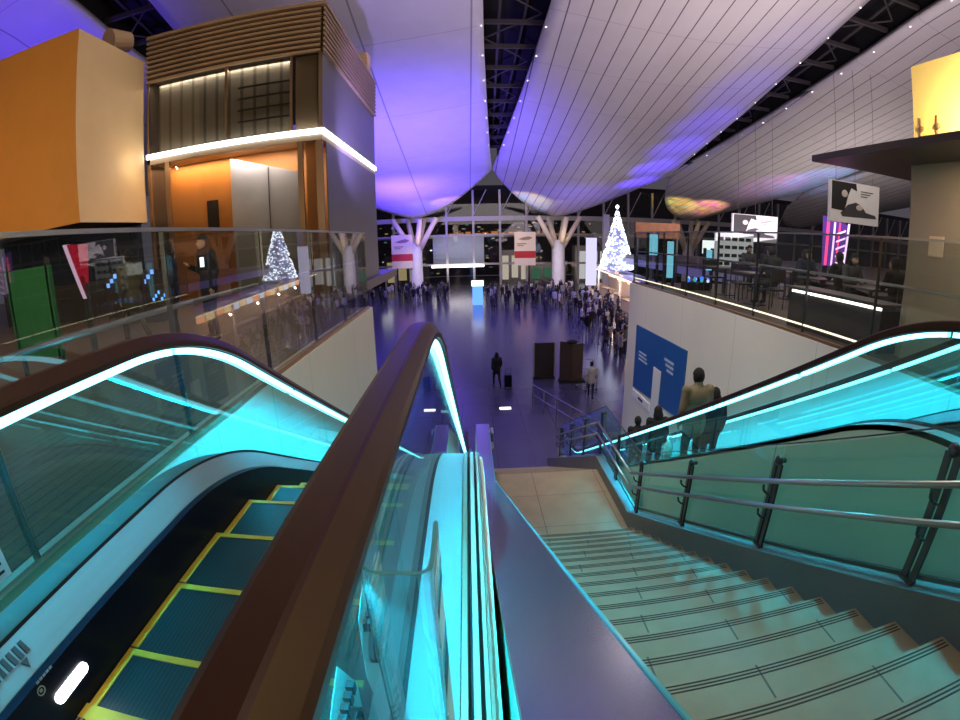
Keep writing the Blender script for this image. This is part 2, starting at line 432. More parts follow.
MB().prism([(.075, y, z) for y, z in pts], (.21, 0, 0)).build('side_wall', M['clad'], stairs)
MB().sweep([(.062, -.03), (.302, -.03), (.302, 0), (.062, 0)], seq).build('coping', M['cap'], stairs)
MB().sweep([(.298, -.006), (.306, -.006), (.306, .006), (.298, .006)], seq).build('coping_highlight', M['glassedge'], stairs)  # cyan highlight along the coping, put in as a thin teal strip

# stair balustrade on the right: glass, clamped posts, twin handrails
rl = empty('stair_balustrade', (2.5, 0, 0), 'green-tinted glass balustrade with twin steel handrails down the side of the stone stairs', 'railing')
def zz(y, h):                        # height of a line h above the pitch line, following stairs, landing, lower flight
    a = h - SL*(y-YS+.03)
    b = ZL + h + .02
    c = b - SL*(y-YLE-.1)
    return max(a, b) if y < YLE else c
HP = [-1.0, -.05, 1.42, 2.88, 4.34, 5.80, 6.9, 7.95, 9.2, 10.5, 11.8]
for a, b in zip(HP, HP[1:]):
    ys = [a+.01] + [y for y in (5.95, YLE) if a < y < b] + [b-.01]
    mb = MB(); n = len(ys)
    hi = 1.245
    pts = [(2.494, y, zz(y, .285)) for y in ys] + [(2.494, y, zz(y, hi)) for y in reversed(ys)]
    mb.prism(pts, (.012, 0, 0)).build('glass_panel', M['glass_stair'], rl)
gy_ = [-1.0, YS] + [5.95, YLE, 11.8]
MB().sweep([(2.482, -.018), (2.518, -.018), (2.518, .012), (2.482, .012)], [(y, zz(y, .31) if y > 0 else .31) for y in gy_]).build('bottom_channel', M['darksteel'], rl)
MB().sweep([(2.491, 0), (2.509, 0), (2.509, .012), (2.491, .012)], [(y, zz(y, 1.245) if y > 0 else 1.245) for y in gy_]).build('top_edge', M['darksteel'], rl)
for y in HP[1:]:
    zb, zt = zz(y, .285), zz(y, 1.10)
    p = MB().box(2.455, 2.478, y-.052, y-.012, zb, zt).box(2.455, 2.478, y+.012, y+.052, zb, zt).box(2.440, 2.49, y-.05, y+.05, zb, zb+.02).build('post', M['darksteel'], rl)
    MB().ell((2.466, y, zt+.02), (.036, .040, .045)).tube((2.45, y, zt+.015), (2.53, y, zt+.015), .022).build('glass_clamp', M['darksteel'], p, smooth=True)
    for h in (.93, .70):
        z = zz(y, h)
        MB().pipe([(2.36, y, z-.02), (2.37, y, z-.07), (2.41, y, z-.11), (2.46, y, z-.13)], .011).build('bracket', M['darksteel'], p, smooth=True)
rail_y = [-1.0, YS] + [5.95, YLE, 11.8]
for h in (.93, .70):
    pts = [(2.36, -1.0, h)] + [(2.36, y, zz(y, h)) for y in rail_y[1:]]
    MB().pipe(pts, .021, n=12).build('handrail', M['steel'], rl, smooth=True)
# low railing on the other side of the lower flight
rr = empty('lower_railing', (.3, 8, -3), 'thin steel railing on the wall side of the lower stair flight', 'railing')
for y in (7.9, 9.0, 10.1, 11.2, 12.3):
    MB().tube((.36, y, zz(y, .03)), (.36, y, zz(y, .95)), .016).build('post', M['darksteel'], rr)
for h in (.95, .65): MB().pipe([(.36, 7.6, ZL+h+.02), (.36, YLE, ZL+h+.02), (.36, 12.3, zz(12.3, h))], .02).build('handrail', M['steel'], rr)

# ------------------------------------------------------------------ floors and walls of the void
struct('floor', MB().box(-45, 110, -3, 90, -H-.4, -H), M['hallfloor'], 'polished grey tiled floor of the departure hall below')
WX0, WX1, WY0, WY1 = -2.08, 5.15, 9.8, 14.3
struct('floor_upper_left', MB().box(-34, WX0-.22, -7, WY0, -.35, 0).box(-34, -3.7, WY0, 24, -.35, 0), M['upfloor'], 'dark brown upper floor behind the left glass railing')
struct('floor_upper_right', MB().box(WX1+.22, 90, -7, WY1, -.35, 0).box(14.8, 90, WY1, 42.5, -.35, 0), M['upfloor'], 'dark upper floor of the food court')
struct('floor_upper_near', MB().box(WX0, .085, -7, -1.8, -.35, 0).box(.085, WX1, -7, -2.5, -.35, 0).box(2.62, WX1, -2.5, -1.31, -.35, 0), M['upfloor'], 'upper floor at the head of the stairs')
struct('wall_left', MB().box(WX0-.22, WX0, -7, WY0, -H, 0), M['wallw'], 'white wall of the stair void under the left glass railing')
struct('wall_left_return', MB().box(-34, WX0-.22, WY0-.2, WY0, -H, -.35), M['wallw'], 'white wall end under the left upper floor')
struct('wall_right', MB().box(WX1, WX1+.22, -7, WY1, -H, 0), M['wallw'], 'white wall of the stair void under the food court')
struct('wall_right_return', MB().box(WX1+.22, 45, WY1-.2, WY1, -H, -.35), M['wallw'], 'white wall end under the food court')
struct('wall_behind', MB().box(-34, 45, -7.3, -7, -1, 17), mat('dim_back_wall', (.16, .14, .13), .7), 'dim wall behind the camera')

# blue poster on the right wall
po = empty('wall_poster', (WX1, 11.7, -2), 'blue poster with white lettering and a white figure on the right white wall', 'poster')
PB = [(9.95, -2.95), (13.45, -3.2), (13.45, -1.22), (9.95, -1.20)]
MB().prism([(WX1-.03, y, z) for y, z in PB], (.03, 0, 0)).build('panel', M['blueposter'], po)
l = MB()
for k in range(3): l.box(WX1-.034, WX1-.03, 12.5-.05*k, 13.1, -2.0-.11*k, -1.95-.11*k)
for k in range(3): l.box(WX1-.034, WX1-.03, 10.6, 11.2-.1*k, -1.75-.13*k, -1.68-.13*k)
l.build('lettering', mat('poster_text', (.45, .55, .7), .5), po)
MB().box(WX1-.05, WX1-.03, 11.35, 11.85, -3.55, -2.12).build('pictured_figure', M['white'], po)
MB().box(WX1-.034, WX1, 12.0, 13.45, -3.52, -3.28).box(WX1-.036, WX1-.034, 12.5, 12.9, -3.44, -3.36, 1).build('footer_strip', [M['white'], M['ink']], po)

# ------------------------------------------------------------------ glass railings of the upper floor
def glass_railing(xw, ys, top, label, light=None):
    r = empty('glass_railing', (xw, ys[0], 0), label, 'railing')
    for a, b in zip(ys, ys[1:]):
        MB().box(xw-.007, xw+.007, a+.008, b-.008, .03, top).build('glass_panel', M['glass_rail'], r)
    s = -1 if xw < 0 else 1
    for y in ys:
        MB().box(xw+s*.02, xw+s*.06, y-.012, y+.012, .0, top).build('post', M['darksteel'], r)
    MB().box(xw-.014, xw+.014, ys[0], ys[-1], top, top+.028).build('top_rail', M['steel'], r)
    MB().tube((xw+s*.12, ys[0], 1.0), (xw+s*.12, ys[-1], 1.0), .02).build('handrail', M['steel'], r)
    MB().box(xw-.03, xw+.05 if s > 0 else xw+.03, ys[0], ys[-1], 0, .05).build('base_shoe', M['bronze'], r)
    if light:
        MB().box(xw+s*.03, xw+s*.055, light[0], light[1], .155, .18).build('light_strip', M['led_warm'], r)
    return r
glass_railing(WX0-.05, [-2.0, -.3, 1.34, 2.97, 4.6, 6.23, 7.86, 9.6], 1.56, 'tall glass railing in front of the orange kiosk on the upper floor')
glass_railing(WX1+.05, [-1.2, .3, 1.75, 3.2, 4.65, 6.1, 7.55, 9.0, 10.45, 11.9, 13.1, 14.15], 1.58, 'tall glass railing in front of the food court above the white wall', (4.6, 14.1))

# ------------------------------------------------------------------ roof
ZR = [(-15, 20.), (5, 17.6), (19, 15.4), (24, 14.15), (34, 12.05), (46, 9.95), (52, 8.95), (67, 7.0), (80, 5.5)]
WS = [(-15, 2.1), (19, 1.98), (22, 1.86), (28, 1.6), (37, 1.05), (46, .45), (51, .04), (90, .02)]
SG = [(-15, .9), (30, 1.0), (45, 1.2), (55, 1.6), (67, 2.3), (80, 2.2)]
def interp(t, y):
    for (a, va), (b, vb) in zip(t, t[1:]):
        if y <= b: return va+(vb-va)*max(0, (y-a))/(b-a)
    return t[-1][1]
def shell(xc, m, label):
    NU, NT = 24, 46
    vs = []; fs = []
    for j in range(NT+1):
        for i in range(NU+1):
            u = -1+2*i/NU
            ye = 67.5-16*abs(u)**2.2
            y = -10+(ye+10)*(j/NT)
            w = interp(WS, y)
            x = xc+u*(10.27-w)
            z = interp(ZR, y)-interp(SG, y)*(1-abs(u)**interp(((-15, 1.8), (40, 1.8), (67, 1.15), (80, 1.1)), y))
            vs.append((x, y, z))
    for j in range(NT):
        for i in range(NU):
            a = j*(NU+1)+i; fs.append((a, a+1, a+NU+2, a+NU+1))
    mb = MB().add(vs, fs)
    ob = struct('ceiling', mb, m, label, smooth=True)
    sd = ob.modifiers.new('thick', 'SOLIDIFY'); sd.thickness = .45; sd.offset = 1
    # make sure the shell thickens upwards
    if ob.data.polygons[10].normal.z < 0: sd.offset = -1
    return ob
XC = [-7.45, 13.1, 33.65, -28.0, 54.2]
for xc, m, l in ((XC[0], M['ceilA'], 'smooth violet-lit ceiling shell left of the dark slot'), (XC[1], M['ceilB'], 'ribbed ceiling shell right of the dark slot'),
                 (XC[2], M['ceilB'], 'ribbed ceiling shell over the food court'), (XC[3], M['ceilA'], 'violet ceiling shell above the orange box'), (XC[4], M['ceilB'], 'ribbed ceiling shell at the far right behind the dark canopy')):
    shell(xc, m, l)
for xs_, l in ((2.825, 'dark tapering skylight slot in the middle of the ceiling'), (23.375, 'dark skylight slot between the ribbed ceiling shells on the right'), (-17.725, 'dark skylight slot above the orange box on the left')):
    sk = empty('skylight', (xs_, 20, 16), l, 'skylight')
    ys = frange(-10, 51, 3)
    mb = MB()
    for a, b in zip(ys, ys[1:]):
        za, zb = interp(ZR, a), interp(ZR, b); wa, wb = interp(WS, a)+.5, interp(WS, b)+.5
        mb.add([(xs_-wa, a, za+2.2), (xs_+wa, a, za+2.2), (xs_+wb, b, zb+2.2), (xs_-wb, b, zb+2.2)], [(0,1,2,3)])
        for q in (-1, 1):
            mb.add([(xs_+q*wa, a, za+.3), (xs_+q*wa, a, za+2.2), (xs_+q*wb, b, zb+2.2), (xs_+q*wb, b, zb+.3)], [(0,1,2,3)])
    mb.build('roof_void', M['slot'], sk)
    for y in frange(2, 47, 2.5):
        z = interp(ZR, y)+.75; w = interp(WS, y)+.4
        MB().box(xs_-w, xs_+w, y-.10, y+.10, z, z+.28).build('cross_beam', M['truss'], sk)
    for q in (-.45, .45):
        mb = MB()
        ys2 = frange(0, 46, 4)
        for a, b in zip(ys2, ys2[1:]):
            mb.tube((xs_+q*interp(WS, a), a, interp(ZR, a)+1.3), (xs_+q*interp(WS, b), b, interp(ZR, b)+1.3), .09, n=6)
        mb.build('truss_chord', M['truss'], sk)
    mb = MB()
    for k, y in enumerate(frange(1, 44, 2.5)):
        s_ = 1 if k % 2 else -1
        mb.tube((xs_-s_*interp(WS, y), y, interp(ZR, y)+1.0), (xs_+s_*interp(WS, y+2.5), y+2.5, interp(ZR, y+2.5)+1.0), .06, n=6)
    mb.build('bracing', M['truss'], sk)
    # row of tiny downlights along the slot lips
    if xs_ > -10:
        for y in frange(14, 44, 3):
            for q in (-1, 1): MB().ell((xs_+q*(interp(WS, y)+.12), y, interp(ZR, y)-.06), (.03, .03, .025), n=6, m=4).build('lip_light', M['led_white'], sk)

# tree-like roof columns
def column(x, y, label):
    c = empty('roof_column', (x, y, -H), label, 'column', 'tree columns carrying the roof'); c['kind'] = 'thing'
    MB().lathe((x, y, -H), [(1.05, 0), (1.05, .25), (.92, .3), (.90, 6.2), (.75, 6.9)], n=20).build('shaft', M['column'], c, smooth=True)
    for dx, dy in ((-3.1, -.6), (3.1, -.6), (-1.2, 1.6), (1.2, 1.6), (.9, -1.6)):
        a = Vector((x+dx*.15, y+dy*.15, .0)); b = Vector((x+dx, y+dy, 4.40+.06*abs(dx)))
        MB().tube(a, b, .42, .34, n=10).build('arm', M['arm'], c, smooth=True)
    return c
cA = column(-7.45, 67, 'white tree column under the violet shell, left of the blue information totem')
column(13.1, 67, 'white tree column under the ribbed shell, behind the dense crowd')
column(33.65, 67, 'tree column beyond the food court, below the yellow and pink light patch')

# ------------------------------------------------------------------ glass facade and what stands behind it
fc = MB()
for x in frange(-40, 95, 4.1): fc.box(x-.16, x+.16, 72, 72.4, -H, 9)
for z in (-2.4, 2.1, 4.6): fc.box(-40, 95, 71.95, 72.45, z-.14 if z < 4 else z-.35, z+.14 if z < 4 else z+.35)
for x in frange(-40, 95, 4.1): fc.tube((x, 71.9, 5), (x+2.05, 71.9, 9), .08, n=6)
struct('window_1', fc, M['mullion'], 'grid of grey mullions of the glass facade at the end of the hall')
struct('window_2', MB().box(-40, 95, 72.15, 72.2, -H, 9), M['nightglass'], 'night-dark glass of the facade')
struct('wall_far', MB().box(-45, 125, 92, 92.3, -H, 12), mat('far_dark', (.05, .04, .045), .8), 'dark building front across the road outside')
for x, w, z0, z1, lab, (nm, col, e) in ((-5.6, 8.2, -2.9, 1.9, 'pale shutter front behind the glass facade, above the white light band', ('pale', (.50, .50, .56), .0)),
        (-13.5, 5.5, -H, -1.0, 'dim shop front behind the left banner', ('yel', (.8, .65, .3), .6)),
        (5.2, 4.6, -H, -.4, 'cream-lit shop front between the two far columns', ('cream', (.9, .8, .6), .9)),
        (10.0, 6.0, -H, -2.4, 'green-lit shop front below the banner beside the right column', ('grn', (.15, .45, .25), .4)),
        (17.5, 6.0, -H, .3, 'white-lit shop front between the right column and the white totem', ('wh', (.85, .85, .8), 1.0))):
    e_ = empty('shop_front', (x, 76, -H), lab, 'shop')
    MB().box(x, x+w, 75.4, 77.5, z0, z1).box(x, x+w, 75.2, 75.4, z1-.5, z1).build('facade', mat('shop_'+nm, col if e == 0 else (.12, .11, .12), .6), e_)
    if e:
        for k in range(3):
            a = x+.3+k*w/3
            MB().box(a, a+w/3-.5, 75.3, 75.38, max(z0, -H)+.5+.3*(k % 2), z1-.9).build('lit_window', emis('lit_'+nm, col, e), e_)
    else:
        for k in range(5): MB().box(x, x+w, 75.25, 75.38, z0+.6+.75*k, z0+.72+.75*k).build('shutter_rail', M['whiteboard'], e_)
tag(MB().box(-5.6, 2.4, 71.2, 71.5, -2.78, -2.5).build('light_band', M['led_white']), 'long white light band over the entrance doors at the end of the hall', 'light')
mb = MB()
for k in range(150):
    x = random.uniform(-16, 26); z = random.uniform(-4.5, 4.2); w = random.uniform(.15, .6)
    mb.box(x, x+w, 80, 80.1, z, z+random.uniform(.08, .25), k % 3)
tag(mb.build('distant_lights', [emis('dl_w', (.9, .85, .8), .8), emis('dl_y', (.9, .6, .2), .6), emis('dl_g', (.3, .6, .4), .4)]), 'scatter of small shop and street lights beyond the glass facade', 'lights', kind='stuff')
# upper gallery line behind
gy = empty('gallery', (0, 74.5, 1.75), 'grey gallery beam with orange lit signs crossing behind the facade glass', 'gallery')
MB().box(-40, 60, 74, 75, 1.75, 2.1).build('beam', M['mullion'], gy)
om = emis('orange_sign', (1.0, .33, .06), .8)
for k in range(14):
    MB().box(-3+k*1.35, -2.2+k*1.35+.25*(k % 2), 74.2, 74.3, 2.1, 2.4+.12*(k % 3)).build('lit_sign', om, gy)

# hanging banners
def banner(x, label):
    b = empty('hanging_banner', (x, 66, -2.5), label, 'banner', 'cream banners hung before the facade')
    MB().box(x-1.5, x+1.5, 66, 66.06, -2.4, 2.35).build('cloth', M['creamprint'], b)
    MB().box(x-1.5, x+1.5, 65.98, 66, -1.35, -.35).build('red_band', M['red'], b)
    pr = MB().prism([(x-1.0, 65.98, 1.35), (x-.3, 65.98, 1.2), (x+.6, 65.98, 1.25), (x+1.1, 65.98, 1.55), (x+.5, 65.98, 1.75), (x-.2, 65.98, 1.6)], (0, .02, 0)).box(x-1.1, x+.2, 65.98, 66, .62, .74).box(x-1.1, x-.2, 65.98, 66, .38, .48)
    pr.build('printed_motif', M['bronze'], b)
    for s_ in (-1.4, 1.4): MB().tube((x+s_, 66.03, 2.35), (x+s_, 66.03, 5.0), .02, n=6).build('cable', M['darksteel'], b)
banner(-9.3, 'cream banner with red band left of the left tree column')
banner(8.1, 'cream banner with red band left of the right tree column')

# blue information totem with white head in the hall
t = empty('information_totem', (.95, 50, -H), 'blue lit information totem with a white top standing on the hall floor', 'totem')
MB().box(.4, 1.5, 49.8, 50.2, -H, -3.65).build('screen', emis('totem_blue', (.10, .28, .95), 2.0), t)
MB().box(.3, 1.6, 49.75, 50.25, -3.62, -3.05).build('head', emis('totem_white', (.95, .97, 1), 2.2), t)
t = empty('lit_sign', (-10.8, 60, -H), 'small square white lit sign on a pole below the left banner', 'sign')
MB().box(-11.5, -10.1, 60, 60.2, -3.3, -2.1).build('panel', emis('sign_white', (1, 1, 1), 1.6), t)
MB().tube((-10.8, 60.1, -H), (-10.8, 60.1, -3.3), .08).build('pole', M['steel'], t)

# white illuminated totem, tall column and christmas tree
tag(MB().box(11.6, 12.6, 44.8, 45.2, -3.2, 1.5).build('light_pillar', emis('lav_pillar', (.72, .68, 1.0), 1.1)), 'lavender-white illuminated pillar beside the sparkling tree', 'light pillar')
tag(MB().box(19.2, 20.0, 64.5, 65.3, -H, 4.9).build('square_column', M['column']), 'plain square white column between the light pillar and the sparkling tree', 'column', kind='thing')
XT, YT = 14.75, 45.0
tr = empty('christmas_tree', (XT, YT, -1.9), 'tall cone-shaped white sparkling Christmas tree beyond the end of the white wall', 'christmas tree')
cone = MB()
prof = []
for k in range(9):
    z = -1.6+.62*k*1.0; r = 1.62*(1-k/9.2)+.05
    prof += [(r, z), (r*.80, z+.45)]
prof += [(.02, 4.5)]
cone.lathe((XT, YT, 0), prof, n=22).build('tree_cone', mat('frosted_tree', (.55, .58, .80), .6, noise=.5, scale=6), tr)
sp_ = MB()
for k in range(760):
    h = random.random()**1.3; z = -1.5+h*5.7; r = 1.68*(1-h)+.08; a = random.uniform(0, 2*PI); q = random.uniform(.035, .085)
    sp_.ell((XT+r*math.cos(a), YT+r*math.sin(a), z), (q, q, q), n=5, m=4)
tag(sp_.build('fairy_lights', emis('fairy', (.80, .86, 1.0), 5), tr), kind='stuff')
MB().ell((XT, YT, 4.6), (.16, .16, .2)).build('tree_top', emis('star', (1, 1, 1), 6), tr)
MB().tube((XT, YT, -1.99), (XT, YT, -1.5), .25).build('trunk_base', M['white'], tr)

# check-in counters along the right under the food court
ct = []
for k in range(7):
    y = 24+5.6*k; x = 13.7+.58*k
    e_ = empty('check_in_counter', (x, y, -H), 'warm-lit check-in counter in the row under the food court' if 0 else ['nearest', 'second', 'third', 'fourth', 'fifth', 'sixth', 'farthest'][k]+' warm-lit check-in counter in the row along the right of the hall', 'counter', 'check-in counters')
    MB().box(x, x+.7, y, y+4.6, -H, -H+1.1).box(x-.1, x+.8, y-.05, y+4.65, -H+1.1, -H+1.16).build('desk', M['taupe'], e_)
    MB().box(x+2.2, x+2.4, y, y+5.0, -H+.2, -H+2.9).build('back_wall', M['creamprint'], e_)
    for j in range(3):
        MB().box(x+2.1, x+2.2, y+.3+1.55*j, y+1.55+1.55*j, -H+2.05, -H+2.75).build('lit_screen', emis('screen%d' % ((j+k) % 3), ((1.0, .70, .38), (.75, .80, 1.0), (1.0, .45, .25))[(j+k) % 3], 2.6), e_)
cn = empty('counter_canopy', (13, 40, -2.5), 'long white canopy beam running above the check-in counters', 'canopy')
MB().prism([(12.2, 18, -2.35), (14.0, 18, -2.35), (18.4, 62, -2.35), (16.6, 62, -2.35)], (0, 0, .35)).build('beam', M['white'], cn)
MB().prism([(12.15, 18, -2.40), (12.35, 18, -2.40), (16.75, 62, -2.40), (16.55, 62, -2.40)], (0, 0, .06)).build('light_strip', M['led_warm'], cn)
for k in range(4): MB().tube((12.75+1.2*k, 21+12*k, -H), (12.75+1.2*k, 21+12*k, -2.35), .12).build('post', M['column'], cn)
tag(MB().box(14.8, 15.1, 14.4, 42.5, -.9, -.36).build('fascia', M['white']), 'white fascia under the far edge of the food court floor', 'fascia')

# hall furniture: two dark boards, luggage trolley, queue posts, railing
b = empty('display_board', (3.75, 22.7, -H), 'dark flat display board, left one of the pair standing on the hall floor', 'display board', 'display boards on the hall floor')
MB().box(3.25, 4.25, 22.6, 22.75, -H+.08, -H+1.85).build('panel', M['darkwood'], b)
MB().box(3.2, 4.3, 22.45, 22.9, -H, -H+.08).build('base', M['blackmatte'], b)
for x in (3.2, 4.25): MB().box(x, x+.05, 22.58, 22.77, -H, -H+1.9).build('frame_post', M['taupe'], b)
b = empty('display_board', (4.95, 21.9, -H), 'brown folding display board, right one of the pair on the hall floor', 'display board', 'display boards on the hall floor')
MB().prism([(4.45, 22.1, -H+.08), (5.0, 21.7, -H+.08), (5.04, 21.76, -H+.08), (4.49, 22.16, -H+.08)], (0, 0, 1.95)).build('panel', M['wood'], b)
MB().prism([(5.0, 21.7, -H+.08), (5.65, 22.1, -H+.08), (5.61, 22.16, -H+.08), (4.96, 21.76, -H+.08)], (0, 0, 1.85)).build('panel', M['wood'], b)
MB().box(4.4, 5.7, 21.65, 22.2, -H, -H+.08).build('base', M['blackmatte'], b)
MB().ell((5.0, 21.8, -H+2.05), (.28, .18, .12)).build('topper', M['blackmatte'], b)

def trolley(x, y, rz, label):
    r = empty('luggage_trolley', (x, y, -H), label, 'trolley')
    f = MB()
    for sx in (-.3, .3):
        f.pipe([(x+sx, y+.5, -H+.12), (x+sx, y-.4, -H+.12), (x+sx, y-.5, -H+1.0)], .018)
    f.pipe([(x-.3, y-.5, -H+1.0), (x+.3, y-.5, -H+1.0)], .02)
    for k in range(4): f.pipe([(x-.3, y-.35+.25*k, -H+.13), (x+.3, y-.35+.25*k, -H+.13)], .012)
    f.pipe([(x-.3, y-.45, -H+.55), (x+.3, y-.45, -H+.55)], .012)
    f.build('frame', M['steel'], r)
    for sx, sy in ((-.3, .45), (.3, .45), (-.3, -.4), (.3, -.4)):
        MB().tube((x+sx-.02, y+sy, -H+.055), (x+sx+.02, y+sy, -H+.055), .055).build('wheel', M['blackmatte'], r)
    r.rotation_euler.z = rz
    return r
trolley(5.5, 20.6, .3, 'steel luggage trolley beside the person in white below the end of the white wall')
trolley(6.2, 22.8, -.5, 'steel luggage trolley standing behind the person in white')
hr_ = empty('floor_railing', (3.0, 17.5, -H), 'low steel railing with uprights on the hall floor at the foot of the stairs', 'railing')
for k in range(6):
    MB().tube((2.6+.35*k, 18.5-.9*k, -H), (2.6+.35*k, 18.5-.9*k, -H+1.0), .025).build('post', M['steel'], hr_)
for z in (1.0, .55): MB().tube((2.6, 18.5, -H+z), (4.35, 14.0, -H+z), .022).build('rail', M['steel'], hr_)

# small white emissive slabs on the floor near the stair foot
for i, (x, y, lab) in enumerate(((1.42, 18.4, 'small bright white mark on the floor below the walking person'), (-1.05, 18.2, 'small bright white mark on the floor seen through the glass under the middle handrail'))):
    tag(MB().box(x-.24, x+.24, y-.10, y+.10, -H, -H+.03).build('floor_mark', emis('floor_white%d' % i, (1, .98, .95), 2.5)), lab, 'floor light')

# ------------------------------------------------------------------ left upper floor: kiosk with orange box, glass pavilion, board, sign
kx = empty('kiosk', (-13, 12, 0), 'kiosk with a big floating orange and cream box over a dark shop opening', 'kiosk')
P = [(-9.7, 9.7), (-16.5, 9.7), (-16.5, 14), (-9.80, 12.70)]
MB().add([(*P[0], 2.60), (*P[1], 2.60), (*P[1], 7.68), (*P[0], 7.68)], [(0,1,2,3)], 0).add([(*P[0], 2.60), (*P[3], 2.60), (*P[3], 7.68), (*P[0], 7.68)], [(0,1,2,3)], 1).add(
    [(*P[0], 7.68), (*P[1], 7.68), (*P[2], 7.68), (*P[3], 7.68)], [(0,1,2,3)], 0).add([(*P[0], 2.60), (*P[1], 2.60), (*P[2], 2.60), (*P[3], 2.60)], [(0,1,2,3)], 2).add(
    [(*P[2], 2.60), (*P[3], 2.60), (*P[3], 7.68), (*P[2], 7.68)], [(0,1,2,3)], 0).add([(*P[2], 2.60), (*P[1], 2.60), (*P[1], 7.68), (*P[2], 7.68)], [(0,1,2,3)], 0).build('floating_box', [M['boxwood'], M['boxcream'], M['canopy']], kx)
MB().box(-15.2, -9.9, 12.3, 12.5, 0, 2.55).box(-15.2, -14.9, 11.4, 12.3, 0, 2.55).build('shop_wall', mat('navy_shop', (.02, .025, .06), .5), kx)
MB().box(-14.5, -10.5, 10.6, 11.2, 0, 1.05).build('shop_counter', M['darkwood'], kx)
MB().tube((-13.5, 12.5, 2.6), (-9.9, 12.5, 2.6), .05).build('beam', M['darksteel'], kx)

pv = empty('glass_pavilion', (-7, 13, 0), 'two-storey glass pavilion with tan louvre band and bright white light line', 'pavilion')
PX0, PX1, PY0, PY1 = -9.75, -3.94, 12.8, 20.4
lz0, lz1 = 6.95, 8.40
mb = MB(); nS = 9
for k in range(nS):
    z = lz0+(lz1-lz0)*k/nS
    mb.box(PX0, PX1+.05, PY0-.10, PY0+.02, z, z+.070).box(PX1-.02, PX1+.10, PY0-.10, PY1, z, z+.070)
mb.build('louver_band', M['louver'], pv)
MB().box(PX0, PX1-.03, PY0+.03, PY1, lz0, lz1).build('louver_backing', M['louvergap'], pv)
MB().box(PX0, PX1+.12, PY0-.12, PY1, lz1, lz1+.10).build('roof', M['louver'], pv)
MB().box(PX0, PX1+.06, PY0-.06, PY0+.04, 4.54, 4.68).box(PX1-.04, PX1+.06, PY0-.06, PY1, 4.54, 4.68).build('light_strip', M['led_white'], pv)
MB().box(PX0, PX1, PY0, PY1, 4.36, 4.52).build('floor_band', M['taupe'], pv)
MB().box(PX0+.05, PX1-.05, PY0, PY0+.03, 4.70, 6.95).build('upper_window', M['glass_dark'], pv)
MB().box(PX0+.3, PX1-1.0, PY0+.25, PY0+.3, 4.70, 6.95).build('curtain', M['curtain'], pv)
mb = MB()
for k in range(4): mb.box(-6.6, -4.9, PY0+.15, PY0+.2, 5.2+.35*k, 5.24+.35*k)
mb.build('hanging_rod', M['darksteel'], pv)
MB().box(PX1-.03, PX1, PY0+.03, PY1, 4.70, 6.95).box(PX1-.03, PX1, PY0+.4, PY1, 0, 4.36).build('side_panel', M['sidemetal'], pv)
MB().box(PX1-.85, PX1-.2, PY0+.2, PY0+.3, 4.70, 6.95).build('beige_panel', M['taupe'], pv)
for x in (PX0+.06, -6.9, -4.85, PX1-.06):
    MB().box(x-.035, x+.035, PY0-.02, PY0+.06, 4.70, 6.95).build('mullion', M['bronze'], pv)
for x, w in ((PX0+.06, .06), (-9.0, .08), (-4.6, .08), (PX1-.1, .10)):
    MB().box(x-w, x+w, PY0-.02, PY0+.06, 0, 4.36).build('mullion', M['bronze'], pv)
MB().box(PX0, PX1-.1, PY0+.9, PY0+1.0, 0, 4.36).build('interior_wall', M['orangewall'], pv)
MB().box(-8.15, -7.75, PY0+.86, PY0+.9, 2.2, 3.1).build('wall_recess', M['blackmatte'], pv)
MB().prism([(-6.95, PY0+.3, .05), (-4.75, PY0+.3, .05), (-4.75, PY0+.3, 3.55), (-6.95, PY0+.3, 4.2)], (0, .05, 0)).build('white_partition', M['whiteboard'], pv)
MB().box(-5.72, -5.70, PY0+.28, PY0+.30, .05, 3.8).build('partition_joint', M['darksteel'], pv)
MB().box(-4.5, -4.12, PY0+.2, PY0+.3, 0, 4.36).build('amber_panel', M['orangewall'], pv)
MB().box(PX0+.05, PX1-.05, PY0, PY0+.02, 0, 4.36).build('lower_window', glassm('pavilion_glass', (.80, .78, .75), .6), pv)
MB().box(PX0, PX0+.1, PY0, PY1, 0, 7).build('back_wall', M['darkwood'], pv)
tag(MB().box(-4.75, -4.0, 19.3, 20.0, 8.51, 9.55).box(-4.6, -4.15, 19.25, 19.3, 8.7, 9.35).build('wall_box', M['boxcream']), 'cream box fixed at the far corner of the pavilion top', 'box')
# camera-like lamp on the roof edge of the box
lampo = empty('floodlight', (-11.4, 13.4, 7.68), 'round beige floodlight on top of the orange box against the dark skylight', 'floodlight')
MB().tube((-11.55, 12.95, 8.95), (-11.3, 13.7, 9.1), .42, .34, n=16).build('lamp_head', M['boxcream'], lampo)
MB().tube((-11.42, 13.35, 7.69), (-11.42, 13.35, 8.75), .09).build('bracket', M['darksteel'], lampo)

gb = empty('green_board', (-5.6, 4.5, 0), 'dark green board standing behind the left glass railing', 'board')
MB().box(-6.05, -5.15, 4.5, 4.56, .35, 1.5).build('panel', M['green'], gb)
for x in (-6.0, -5.2): MB().box(x-.02, x+.02, 4.5, 4.56, 0, 1.6).build('leg', M['darksteel'], gb)
rs = empty('lit_red_sign', (-5.1, 5.0, 0), 'narrow red and pink lit sign on a post beside the green board', 'sign')
MB().prism([(-5.33, 5, 1.74), (-4.95, 5, 1.70), (-5.0, 5, 1.30), (-5.06, 5, 1.02)], (0, .06, 0)).build('red_face', emis('red_sign', (.9, .02, .06), .38), rs)
MB().prism([(-5.36, 4.98, 1.74), (-5.30, 4.98, 1.74), (-5.03, 4.98, 1.0), (-5.08, 4.98, 1.0)], (0, .09, 0)).build('white_edge', emis('pink_edge', (1, .6, .8), .7), rs)
MB().box(-5.10, -5.02, 5.0, 5.05, 0, 1.3).build('post', M['darksteel'], rs)
